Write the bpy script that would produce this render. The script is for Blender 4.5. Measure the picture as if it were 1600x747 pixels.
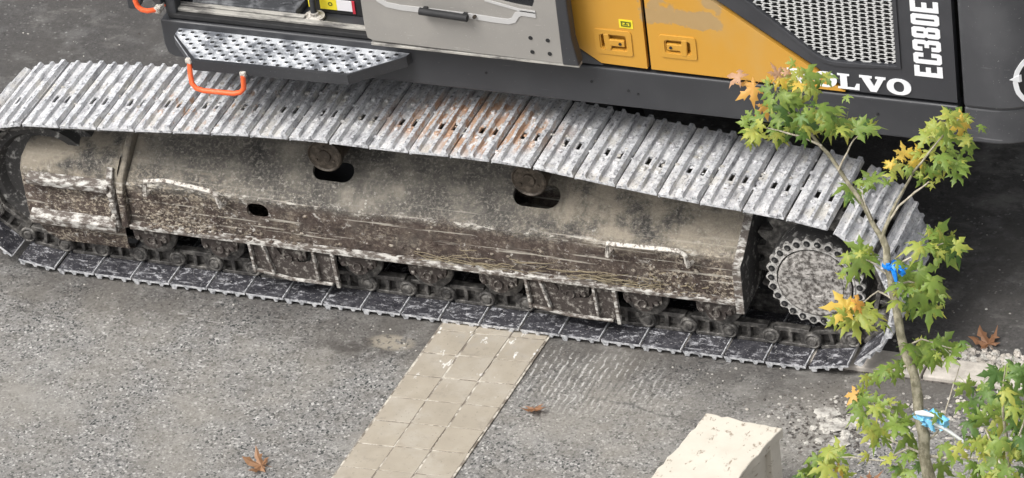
import bpy, bmesh, math, random
from mathutils import Vector, Matrix
sc = bpy.context.scene
for o in list(bpy.data.objects): bpy.data.objects.remove(o, do_unlink=True)
COL = sc.collection
R = math.radians
# ------------------------------------------------------------------ camera
cam = bpy.data.cameras.new('camera'); camo = bpy.data.objects.new('camera', cam); COL.objects.link(camo)
cam.sensor_width = 36.0; cam.lens = 165.32; cam.clip_start = 0.5; cam.clip_end = 3000
camo.matrix_world = Matrix(((0.92950, -0.11531, 0.35032, 8.6832), (0.35245, 0.55749, -0.75166, -17.9434),
                            (-0.10863, 0.82214, 0.55883, 13.713), (0, 0, 0, 1)))
sc.camera = camo
# ------------------------------------------------------------------ sky, sun, exposure (bright overcast day)
SUN_EL, SUN_AZ = 56.0, 218.0          # azimuth clockwise from +Y
world = bpy.data.worlds.new('World'); sc.world = world; world.use_nodes = True
wn = world.node_tree; wn.nodes.clear()
sky = wn.nodes.new('ShaderNodeTexSky'); sky.sky_type = 'NISHITA'; sky.sun_disc = False
sky.sun_elevation = R(SUN_EL); sky.sun_rotation = R(SUN_AZ); sky.dust_density = 6.0; sky.air_density = 1.0; sky.ozone_density = 1.0
hs = wn.nodes.new('ShaderNodeHueSaturation'); hs.inputs['Saturation'].default_value = 0.16
bg = wn.nodes.new('ShaderNodeBackground'); bg.inputs['Strength'].default_value = 0.15
wo = wn.nodes.new('ShaderNodeOutputWorld')
wn.links.new(sky.outputs[0], hs.inputs['Color']); wn.links.new(hs.outputs[0], bg.inputs['Color']); wn.links.new(bg.outputs[0], wo.inputs['Surface'])
sl = bpy.data.lights.new('sun', 'SUN'); sl.energy = 1.3; sl.angle = R(26); sl.color = (1.0, 0.97, 0.92)
so = bpy.data.objects.new('sun', sl); COL.objects.link(so)
sd = Vector((math.sin(R(SUN_AZ)) * math.cos(R(SUN_EL)), math.cos(R(SUN_AZ)) * math.cos(R(SUN_EL)), math.sin(R(SUN_EL))))
so.rotation_euler = sd.to_track_quat('Z', 'Y').to_euler(); so.location = sd * 40
sc.view_settings.view_transform = 'Standard'; sc.view_settings.look = 'None'; sc.view_settings.gamma = 1.0
sc.view_settings.use_curve_mapping = False
sc.view_settings.exposure = 0.55
sc.render.engine = 'CYCLES'
sc.cycles.use_denoising = True; sc.cycles.max_bounces = 6; sc.cycles.diffuse_bounces = 3; sc.cycles.glossy_bounces = 2
sc.cycles.transparent_max_bounces = 6; sc.cycles.use_adaptive_sampling = True; sc.cycles.adaptive_threshold = 0.015
rnd = random.Random(7)
# ------------------------------------------------------------------ material helpers
class M:
    def __init__(s, name, rough=0.7, metal=0.0, spec=0.5):
        s.m = bpy.data.materials.new(name); s.m.use_nodes = True
        s.t = s.m.node_tree; s.n = s.t.nodes; s.b = s.n['Principled BSDF']
        s.b.inputs['Roughness'].default_value = rough; s.b.inputs['Metallic'].default_value = metal
        s.b.inputs['Specular IOR Level'].default_value = spec
        s.geo = s.n.new('ShaderNodeNewGeometry'); s.pos = s.geo.outputs['Position']
    def put(s, sock, v):
        if isinstance(v, bpy.types.NodeSocket): s.t.links.new(v, sock)
        elif isinstance(v, (tuple, list)) and len(v) == 3 and sock.type == 'RGBA': sock.default_value = (*v, 1)
        else: sock.default_value = v
    def scale(s, v, vec=None):
        n = s.n.new('ShaderNodeVectorMath'); n.operation = 'MULTIPLY'; s.put(n.inputs[0], vec or s.pos); n.inputs[1].default_value = v; return n.outputs[0]
    def noise(s, sc_, det=4, rough=0.55, vec=None, dist=0.0, color=False):
        n = s.n.new('ShaderNodeTexNoise'); s.put(n.inputs['Vector'], vec or s.pos); n.inputs['Scale'].default_value = sc_
        n.inputs['Detail'].default_value = det; n.inputs['Roughness'].default_value = rough; n.inputs['Distortion'].default_value = dist
        return n.outputs['Color' if color else 'Fac']
    def vor(s, sc_, vec=None, feat='F1', out='Distance', rand=1.0):
        n = s.n.new('ShaderNodeTexVoronoi'); n.feature = feat; s.put(n.inputs['Vector'], vec or s.pos); n.inputs['Scale'].default_value = sc_
        n.inputs['Randomness'].default_value = rand; return n.outputs[out]
    def ramp(s, fac, stops, interp='LINEAR'):
        n = s.n.new('ShaderNodeValToRGB'); n.color_ramp.interpolation = interp; e = n.color_ramp.elements
        while len(e) < len(stops): e.new(0.5)
        for i, (p, c) in enumerate(stops):
            e[i].position = p; e[i].color = (*c, 1) if isinstance(c, (tuple, list)) else (c, c, c, 1)
        s.put(n.inputs[0], fac); return n.outputs[0]
    def thr(s, fac, a, b):                      # smooth step
        n = s.n.new('ShaderNodeMapRange'); n.interpolation_type = 'SMOOTHSTEP'; s.put(n.inputs[0], fac)
        n.inputs[1].default_value = a; n.inputs[2].default_value = b; return n.outputs[0]
    def mix(s, fac, a, b, mode='MIX'):
        n = s.n.new('ShaderNodeMix'); n.data_type = 'RGBA'; n.blend_type = mode
        s.put(n.inputs['Factor'], fac); s.put(n.inputs['A'] if False else n.inputs[6], a); s.put(n.inputs[7], b); return n.outputs[2]
    def math(s, op, a, b=0.0):
        n = s.n.new('ShaderNodeMath'); n.operation = op; s.put(n.inputs[0], a); s.put(n.inputs[1], b); return n.outputs[0]
    def sep(s, vec=None):
        n = s.n.new('ShaderNodeSeparateXYZ'); s.put(n.inputs[0], vec or s.pos); return n.outputs
    def blob(s, c, r0, r1, sq=(1, 1, 1)):        # 1 inside r0, 0 outside r1
        n = s.n.new('ShaderNodeVectorMath'); n.operation = 'SUBTRACT'; s.put(n.inputs[0], s.pos); n.inputs[1].default_value = c
        l = s.n.new('ShaderNodeVectorMath'); l.operation = 'LENGTH'; s.put(l.inputs[0], s.scale(sq, n.outputs[0])); return s.thr(l.outputs['Value'], r1, r0)
    def bump(s, h, strength=0.4, dist=0.01, prev=None):
        n = s.n.new('ShaderNodeBump'); n.inputs['Strength'].default_value = strength; n.inputs['Distance'].default_value = dist
        s.put(n.inputs['Height'], h)
        if prev is not None: s.put(n.inputs['Normal'], prev)
        s.put(s.b.inputs['Normal'], n.outputs[0]); return n.outputs[0]
    def done(s, col, rough=None, metal=None):
        s.put(s.b.inputs['Base Color'], col)
        if rough is not None: s.put(s.b.inputs['Roughness'], rough)
        if metal is not None: s.put(s.b.inputs['Metallic'], metal)
        return s.m

def mat_asphalt():
    m = M('asphalt', 0.9)
    v = m.vor(92, out='Color'); vs = m.sep(v)
    v2 = m.vor(170, out='Color'); vs2 = m.sep(v2)
    agg = m.ramp(vs[0], [(0.0, 0.085), (0.28, 0.145), (0.62, 0.20), (0.87, 0.27), (0.96, 0.42), (1.0, 0.58)])
    agg2 = m.ramp(vs2[1], [(0.0, 0.07), (0.5, 0.17), (0.9, 0.30), (1.0, 0.5)])
    c = m.mix(0.36, agg, agg2)
    c = m.mix(m.thr(vs[1], 0.82, 0.93), c, (0.030, 0.035, 0.036))
    binder = m.noise(9, 5); c = m.mix(m.math('MULTIPLY', m.thr(binder, 0.42, 0.66), 0.45), c, (0.128, 0.122, 0.113))
    big = m.noise(1.3, 4, 0.6); c = m.mix(m.math('MULTIPLY', m.thr(big, 0.40, 0.66), 0.6), c, (0.235, 0.225, 0.205))
    c = m.mix(m.math('MULTIPLY', m.thr(m.noise(0.8, 5, 0.65), 0.52, 0.66), 0.45), c, (0.105, 0.101, 0.096))
    c = m.mix(1.0, c, (1.03, 1.0, 0.955), 'MULTIPLY')
    x, y, z = m.sep()
    # travelled, darker and rubbed smooth band along and behind the machine
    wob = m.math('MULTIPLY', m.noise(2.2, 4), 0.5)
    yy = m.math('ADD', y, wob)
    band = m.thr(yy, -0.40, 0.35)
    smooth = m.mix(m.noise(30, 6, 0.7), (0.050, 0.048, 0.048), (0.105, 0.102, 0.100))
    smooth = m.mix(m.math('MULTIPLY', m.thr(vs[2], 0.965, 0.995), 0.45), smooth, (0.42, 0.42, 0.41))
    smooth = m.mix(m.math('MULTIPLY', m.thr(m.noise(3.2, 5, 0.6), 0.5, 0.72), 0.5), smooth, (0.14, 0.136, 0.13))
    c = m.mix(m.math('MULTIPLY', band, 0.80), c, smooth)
    # grime along the track edge, deepened to paint the contact shadow below the teeth
    grime_shade = m.math('MULTIPLY', m.math('MULTIPLY', m.thr(yy, -0.52, -0.08), m.thr(m.noise(5, 5, 0.65), 0.28, 0.50)), 0.78)
    c = m.mix(grime_shade, c, m.mix(1.0, c, (0.46, 0.44, 0.43), 'MULTIPLY'))
    cr_ = m.vor(1.1, feat='DISTANCE_TO_EDGE', vec=m.mix(0.12, m.pos, m.noise(3.5, 4, color=True))); c = m.mix(m.math('MULTIPLY', m.math('MULTIPLY', m.thr(cr_, 0.008, 0.002), m.thr(m.noise(1.1, 2), 0.50, 0.58)), 0.55), c, (0.05, 0.048, 0.045))
    dust = m.math('MULTIPLY', m.thr(m.noise(2.4, 6, 0.7, vec=m.scale((0.6, 1, 1))), 0.52, 0.66), 0.4); c = m.mix(dust, c, (0.27, 0.26, 0.24))
    # dark oily spill by the track
    sp = m.math('MULTIPLY', m.blob((-0.34, -0.56, 0), 0.05, 0.42, (0.8, 1.7, 1)), m.thr(m.noise(11, 5, 0.65), 0.36, 0.62))
    c = m.mix(m.math('MULTIPLY', sp, 0.8), c, (0.042, 0.036, 0.032))
    # pale scrape marks left by the grousers, running across the track
    ph = m.math('ADD', m.math('MULTIPLY', m.math('ADD', x, m.math('MULTIPLY', y, -0.04)), 175.0), m.math('MULTIPLY', m.noise(7, 4, 0.6), 9.0))
    wv = m.thr(m.math('SINE', ph), 0.45, 0.95)
    scr = m.math('MULTIPLY', wv, m.math('MULTIPLY', m.blob((0.86, -0.60, 0), 0.10, 0.50, (0.72, 1.35, 1)), m.math('MULTIPLY', m.thr(m.noise(26, 5, 0.75), 0.46, 0.54), m.thr(m.noise(4, 3), 0.36, 0.52))))
    c = m.mix(m.math('MULTIPLY', scr, 0.8), c, (0.47, 0.46, 0.44))
    dk = m.math('MULTIPLY', m.thr(m.math('SINE', m.math('ADD', ph, 2.6)), 0.3, 0.9), m.math('MULTIPLY', m.blob((0.86, -0.60, 0), 0.10, 0.52, (0.72, 1.35, 1)), m.thr(m.noise(14, 4), 0.42, 0.56))); c = m.mix(m.math('MULTIPLY', dk, 0.5), c, (0.06, 0.058, 0.056))
    # flush mortar patch in the asphalt beside the track
    mp = m.math('MULTIPLY', m.blob((-0.19, -0.50, 0), 0.06, 0.12, (0.8, 1.5, 1)), m.thr(m.noise(18, 5, 0.7), 0.42, 0.50)); c = m.mix(m.math('MULTIPLY', mp, 0.85), c, (0.27, 0.24, 0.19))
    st2 = m.math('MULTIPLY', m.thr(m.noise(26, 3, 0.6, vec=m.scale((0.3, 1.0, 1.0))), 0.62, 0.72), m.blob((-1.35, -0.72, 0), 0.2, 0.75, (0.7, 1.2, 1)))
    c = m.mix(m.math('MULTIPLY', st2, 0.5), c, (0.5, 0.49, 0.47))
    m.bump(m.mix(0.5, vs[0], m.noise(140, 3)), 0.55, 0.006)
    return m.done(c, m.ramp(m.noise(20, 4), [(0.3, 0.75), (0.7, 0.95)]))

def mat_shoe():
    m = M('dusty_track_steel', 0.55, 0.15)
    st = m.noise(30, 7, 0.66, vec=m.scale((1.0, 0.32, 1.0)))
    c = m.ramp(st, [(0.28, (0.15, 0.15, 0.158)), (0.40, (0.40, 0.40, 0.415)), (0.52, (0.60, 0.60, 0.61)), (0.66, (0.76, 0.755, 0.75))])
    d4 = m.noise(3.6, 5, 0.65); c = m.mix(m.math('MULTIPLY', m.thr(d4, 0.54, 0.74), 0.5), c, (0.22, 0.22, 0.23))
    d = m.noise(6.5, 6, 0.65); c = m.mix(m.math('MULTIPLY', m.thr(d, 0.50, 0.66), 0.7), c, m.mix(m.noise(40, 4, 0.7), (0.42, 0.39, 0.34), (0.68, 0.66, 0.61)))
    d2 = m.noise(75, 5, 0.75); c = m.mix(m.math('MULTIPLY', m.thr(d2, 0.54, 0.66), 0.8), c, (0.06, 0.056, 0.055))
    d3 = m.noise(42, 4, 0.65); c = m.mix(m.thr(d3, 0.63, 0.70), c, (0.70, 0.69, 0.66))
    x, y, z = m.sep()
    rn = m.noise(22, 6, 0.7, vec=m.scale((1.6, 0.5, 1.0))); rb = m.noise(2.8, 3, 0.5)
    rm = m.math('MULTIPLY', m.blob((0.20, -0.02, 1.08), 0.26, 0.48, (0.8, 1.5, 1)), m.thr(rb, 0.36, 0.48))
    rust = m.math('MULTIPLY', m.thr(rn, 0.46, 0.52), rm)
    rust2 = m.math('MULTIPLY', m.thr(rn, 0.56, 0.61), m.blob((-1.25, -0.02, 1.0), 0.12, 0.5, (1, 1.2, 1)))
    rc = m.mix(m.noise(70, 4, 0.7), (0.30, 0.13, 0.055), (0.55, 0.36, 0.22))
    c = m.mix(m.math('MULTIPLY', m.math('MAXIMUM', rust, rust2), 0.85), c, rc)
    m.bump(m.mix(0.5, st, m.mix(0.5, d2, d3)), 0.9, 0.012)
    return m.done(c, m.ramp(st, [(0.3, 0.8), (0.7, 0.5)]))

def mat_shoe_edge():
    m = M('rubbed_shoe_edge', 0.45, 0.3)
    n = m.noise(48, 5, 0.65)
    c = m.ramp(n, [(0.34, (0.15, 0.15, 0.16)), (0.48, (0.52, 0.53, 0.55)), (0.64, (0.76, 0.76, 0.77))])
    m.bump(n, 0.4, 0.004)
    return m.done(c)

def mat_shoe_inner():
    m = M('dark_greasy_steel', 0.6, 0.2)
    n = m.noise(14, 7, 0.7)
    c = m.ramp(n, [(0.32, (0.016, 0.016, 0.021)), (0.55, (0.045, 0.044, 0.052)), (0.72, (0.095, 0.093, 0.10))])
    big = m.noise(3.0, 4, 0.6)
    sw = m.noise(30, 7, 0.78, vec=m.scale((0.6, 1.0, 1.0)), dist=0.4)
    c = m.mix(m.math('MULTIPLY', m.math('MULTIPLY', m.thr(sw, 0.535, 0.60), m.thr(big, 0.32, 0.58)), 0.85), c, (0.50, 0.50, 0.525))
    fl = m.noise(85, 4, 0.75); c = m.mix(m.math('MULTIPLY', m.thr(fl, 0.60, 0.66), 0.85), c, (0.52, 0.51, 0.50))
    sc_ = m.noise(60, 3, 0.6, vec=m.scale((0.12, 1, 1))); c = m.mix(m.math('MULTIPLY', m.thr(sc_, 0.64, 0.69), 0.6), c, (0.42, 0.42, 0.44))
    m.bump(m.mix(0.5, n, fl), 0.6, 0.007)
    return m.done(c, m.ramp(sw, [(0.4, 0.45), (0.6, 0.8)]))

def mat_chain():
    m = M('greasy_chain_steel', 0.55, 0.3)
    n = m.noise(26, 6, 0.65)
    c = m.ramp(n, [(0.33, (0.028, 0.026, 0.025)), (0.5, (0.085, 0.08, 0.075)), (0.62, (0.19, 0.18, 0.165)), (0.74, (0.36, 0.345, 0.32))])
    m.bump(n, 0.7, 0.008)
    return m.done(c)

def mat_frame():
    m = M('mud_caked_frame_paint', 0.85)
    x, y, z = m.sep()
    n0 = m.noise(1.7, 5, 0.6); n1 = m.noise(4.2, 8, 0.68); n2 = m.noise(15, 8, 0.72); n3 = m.noise(60, 6, 0.75)
    runs = m.noise(13, 5, 0.65, vec=m.scale((1.0, 0.25, 0.18)))          # streaks run down the plate
    # sloping plate: worn dark grey paint under dust, tan where dust stayed
    slope = m.ramp(n1, [(0.34, (0.036, 0.034, 0.032)), (0.46, (0.072, 0.067, 0.060)), (0.57, (0.140, 0.128, 0.109)), (0.70, (0.26, 0.235, 0.195))])
    slope = m.mix(m.math('MULTIPLY', m.thr(n3, 0.48, 0.62), 0.75), slope, m.mix(n2, (0.05, 0.047, 0.045), (0.40, 0.365, 0.31)))
    tanm = m.math('ADD', m.thr(m.math('ADD', x, m.math('MULTIPLY', n2, 0.6)), 0.62, 1.1), m.thr(m.math('ADD', x, m.math('MULTIPLY', n2, 0.5)), -1.30, -1.55))
    slope = m.mix(m.math('MULTIPLY', m.math('MULTIPLY', tanm, m.thr(n1, 0.36, 0.56)), 0.75), slope, m.mix(n3, (0.24, 0.205, 0.155), (0.38, 0.335, 0.265)))
    slope = m.mix(m.math('MULTIPLY', m.thr(runs, 0.56, 0.70), 0.45), slope, (0.06, 0.054, 0.048))
    # upright plate: old red-brown grime
    up = m.ramp(n2, [(0.30, (0.026, 0.018, 0.015)), (0.5, (0.058, 0.040, 0.033)), (0.68, (0.120, 0.092, 0.074))])
    up = m.mix(m.math('MULTIPLY', m.thr(n1, 0.48, 0.68), 0.5), up, m.mix(n3, (0.085, 0.075, 0.066), (0.20, 0.175, 0.145)))
    up = m.mix(m.math('MULTIPLY', m.thr(runs, 0.54, 0.68), 0.5), up, (0.20, 0.165, 0.125))
    zz = m.math('ADD', z, m.math('ADD', m.math('MULTIPLY', n2, 0.12), m.math('MULTIPLY', n0, 0.14)))
    c = m.mix(m.thr(zz, 0.655, 0.735), up, slope)
    low = m.math('ADD', m.math('MULTIPLY', m.thr(z, 0.68, 0.52), 0.92), 0.08)
    # plaster flecks, denser at both ends
    fl = m.noise(58, 7, 0.78, vec=m.scale((0.75, 1, 1)), dist=0.4)
    ends = m.math('ADD', m.math('ADD', m.thr(x, -0.85, -1.35), m.thr(x, 0.95, 1.35)), 0.42)
    mask = m.math('MULTIPLY', m.thr(m.noise(5.5, 5, 0.65), 0.36, 0.58), ends)
    fleck = m.math('MULTIPLY', m.math('MULTIPLY', m.thr(fl, 0.50, 0.58), mask), low)
    c = m.mix(m.math('MULTIPLY', fleck, 0.85), c, m.mix(m.noise(26, 4, 0.6), (0.26, 0.19, 0.115), (0.56, 0.52, 0.44)))
    sp = m.math('MULTIPLY', m.thr(m.noise(30, 6, 0.78), 0.585, 0.635), m.math('MULTIPLY', m.thr(m.noise(2.3, 3), 0.38, 0.54), m.math('ADD', m.math('MULTIPLY', low, 0.8), 0.1))); c = m.mix(m.math('MULTIPLY', sp, 0.85), c, (0.60, 0.58, 0.54))
    scr = m.noise(30, 5, 0.65, vec=m.scale((0.05, 1, 1.7)))
    c = m.mix(m.math('MULTIPLY', m.math('MULTIPLY', m.thr(scr, 0.585, 0.635), low), 0.75), c, (0.50, 0.465, 0.40))
    wh = m.math('MULTIPLY', m.thr(m.math('ABSOLUTE', m.math('SUBTRACT', z, 0.578)), 0.030, 0.002), m.thr(m.noise(40, 7, 0.8, vec=m.scale((0.35, 1, 1))), 0.53, 0.60))
    c = m.mix(m.math('MULTIPLY', wh, 0.8), c, (0.55, 0.525, 0.47))
    spl = m.math('MULTIPLY', m.math('MULTIPLY', m.thr(m.noise(9, 7, 0.8, dist=0.5), 0.60, 0.645), m.thr(m.noise(1.3, 2), 0.40, 0.55)), low); c = m.mix(m.math('MULTIPLY', spl, 0.8), c, m.mix(n3, (0.34, 0.31, 0.27), (0.62, 0.60, 0.56)))
    m.bump(m.mix(0.45, n2, n3), 0.9, 0.014)
    return m.done(c)

def mat_worn(name, dark, light, sc_=30, a=0.42, b=0.6, metal=0.0, rough=0.75, st=(1, 1, 1)):
    m = M(name, rough, metal)
    n = m.noise(sc_, 6, 0.68, vec=m.scale(st)); c = m.mix(m.thr(n, a, b), dark, light)
    n2 = m.noise(sc_ * 3, 4, 0.7); c = m.mix(m.math('MULTIPLY', m.thr(n2, 0.58, 0.68), 0.5), c, tuple(0.5 * (p + q) for p, q in zip(dark, light)))
    m.bump(m.mix(0.5, n, n2), 0.5, 0.006)
    return m.done(c)

def mat_paint(name, col, rough=0.42, dust=0.25, dustcol=(0.33, 0.31, 0.28), spec=0.5):
    m = M(name, rough, 0.0, spec)
    n = m.noise(2.8, 5, 0.6); n2 = m.noise(24, 5, 0.7)
    c = m.mix(m.math('MULTIPLY', m.thr(n, 0.42, 0.72), dust), col, dustcol)
    c = m.mix(m.math('MULTIPLY', m.thr(n2, 0.62, 0.72), dust * 0.9), c, dustcol)
    sp = m.noise(130, 2, 0.5); c = m.mix(m.math('MULTIPLY', m.thr(sp, 0.71, 0.75), dust * 1.2), c, (0.55, 0.54, 0.52))
    st = m.noise(9, 4, 0.6, vec=m.scale((1.4, 1.4, 0.12))); c = m.mix(m.math('MULTIPLY', m.thr(st, 0.60, 0.74), dust * 0.5), c, dustcol)
    sc2 = m.noise(40, 3, 0.6, vec=m.scale((0.10, 1, 1.3))); c = m.mix(m.math('MULTIPLY', m.math('MULTIPLY', m.thr(sc2, 0.68, 0.72), m.thr(m.noise(1.6, 3), 0.45, 0.6)), dust * 1.3), c, tuple(min(.7, q_ * 1.8 + .03) for q_ in dustcol))
    m.bump(n2, 0.05, 0.004)
    return m.done(c, m.ramp(n, [(0.3, rough - 0.08), (0.7, min(1, rough + 0.15))]))

def mat_flat(name, col, rough=0.6, metal=0.0):
    m = M(name, rough, metal); n = m.noise(20, 4, 0.6)
    return m.done(m.mix(m.math('MULTIPLY', m.thr(n, 0.4, 0.7), 0.22), col, tuple(min(1, c * 0.72 + 0.03) for c in col)))

def mat_stone():
    m = M('travertine', 0.85)
    n = m.noise(7, 6, 0.6); c = m.mix(n, (0.44, 0.405, 0.34), (0.60, 0.56, 0.485))
    p = m.noise(30, 5, 0.75, vec=m.scale((1, 0.6, 1.8))); pit = m.thr(p, 0.59, 0.64)
    c = m.mix(m.math('MULTIPLY', pit, 0.8), c, (0.24, 0.19, 0.14))
    st = m.noise(3.2, 5, 0.7); c = m.mix(m.math('MULTIPLY', m.thr(st, 0.52, 0.72), 0.4), c, (0.42, 0.37, 0.30))
    m.bump(m.mix(0.6, n, m.math('SUBTRACT', 1.0, pit)), 0.5, 0.008)
    return m.done(c)

def mat_tile():
    m = M('sandstone_tile', 0.85)
    oi = m.n.new('ShaderNodeObjectInfo'); rv = oi.outputs['Random']
    n = m.noise(9, 6, 0.6); c = m.mix(n, (0.245, 0.215, 0.17), (0.375, 0.332, 0.266))
    c = m.mix(m.math('MULTIPLY', rv, 0.35), c, (0.27, 0.24, 0.195))
    du = m.noise(3.5, 5, 0.65); c = m.mix(m.math('MULTIPLY', m.thr(du, 0.45, 0.66), 0.5), c, (0.38, 0.35, 0.30))
    sp = m.noise(62, 4, 0.7); c = m.mix(m.math('MULTIPLY', m.thr(sp, 0.62, 0.70), 0.7), c, (0.15, 0.125, 0.10))
    st_ = m.noise(12, 5, 0.7); c = m.mix(m.math('MULTIPLY', m.thr(st_, 0.55, 0.70), 0.4), c, (0.20, 0.175, 0.145))
    x, y, z = m.sep()
    wh = m.math('MULTIPLY', m.thr(m.noise(20, 5, 0.7, vec=m.scale((1, 0.5, 1))), 0.60, 0.66), m.thr(y, -0.95, -0.50))
    c = m.mix(m.math('MULTIPLY', wh, 0.85), c, (0.72, 0.71, 0.68))
    gr = m.math('MULTIPLY', m.thr(m.noise(14, 5, 0.7), 0.5, 0.66), m.thr(y, -0.75, -0.35)); c = m.mix(m.math('MULTIPLY', gr, 0.4), c, (0.27, 0.25, 0.22))
    m.bump(m.mix(0.4, n, sp), 0.35, 0.004)
    return m.done(c)

def mat_yellow():
    m = M('amber_machine_paint', 0.38)
    n = m.noise(2.4, 4, 0.55); c = m.mix(n, (0.50, 0.255, 0.032), (0.56, 0.29, 0.042))
    d = m.noise(34, 5, 0.7); c = m.mix(m.math('MULTIPLY', m.thr(d, 0.66, 0.74), 0.35), c, (0.45, 0.26, 0.06))
    dl = m.noise(1.9, 6, 0.65, vec=m.scale((1, 1, 0.5))); c = m.mix(m.math('MULTIPLY', m.thr(dl, 0.46, 0.70), 0.28), c, (0.46, 0.33, 0.15))
    # tan glue ghost of a peeled sticker on the rear door
    x, y, z = m.sep()
    w = m.math('MULTIPLY', m.noise(16, 4, 0.6), 0.10)
    zz = m.math('ADD', z, w); xx = m.math('ADD', x, w)
    g = m.math('MULTIPLY', m.thr(zz, 1.815, 1.825), m.math('MULTIPLY', m.thr(xx, 1.205, 1.215), m.thr(xx, 1.635, 1.615)))
    keep = m.math('MULTIPLY', m.thr(zz, 1.905, 1.92), m.thr(m.noise(7.0, 3, 0.5), 0.50, 0.54))
    g = m.math('MULTIPLY', g, m.math('SUBTRACT', 1.0, keep))
    c = m.mix(m.math('MULTIPLY', g, 0.85), c, m.mix(m.noise(20, 4), (0.37, 0.26, 0.13), (0.33, 0.225, 0.105)))
    return m.done(c, m.ramp(g, [(0, 0.36), (1, 0.7)]))

def mat_leaf(name, a, b, tip):
    m = M(name, 0.5); oi = m.n.new('ShaderNodeObjectInfo'); rv = oi.outputs['Random']
    tc = m.n.new('ShaderNodeTexCoord'); ob = tc.outputs['Object']
    c = m.mix(rv, a, b)
    n = m.noise(4, 4, 0.6, vec=ob); c = m.mix(m.math('MULTIPLY', m.thr(n, 0.5, 0.7), 0.5), c, tip)
    ox, oy, oz = m.sep(ob)
    edge = m.thr(m.math('ADD', oy, m.math('MULTIPLY', m.noise(6, 3), 0.5)), 0.95, 1.35); c = m.mix(m.math('MULTIPLY', edge, 0.6), c, tip)
    m.b.inputs['Subsurface Weight'].default_value = 0.0
    tr = m.n.new('ShaderNodeBsdfTranslucent'); mx = m.n.new('ShaderNodeMixShader'); mx.inputs[0].default_value = 0.34
    m.t.links.new(c, tr.inputs[0]); m.t.links.new(m.b.outputs[0], mx.inputs[1]); m.t.links.new(tr.outputs[0], mx.inputs[2])
    out = [q for q in m.n if q.type == 'OUTPUT_MATERIAL'][0]; m.t.links.new(mx.outputs[0], out.inputs[0])
    return m.done(c)

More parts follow.
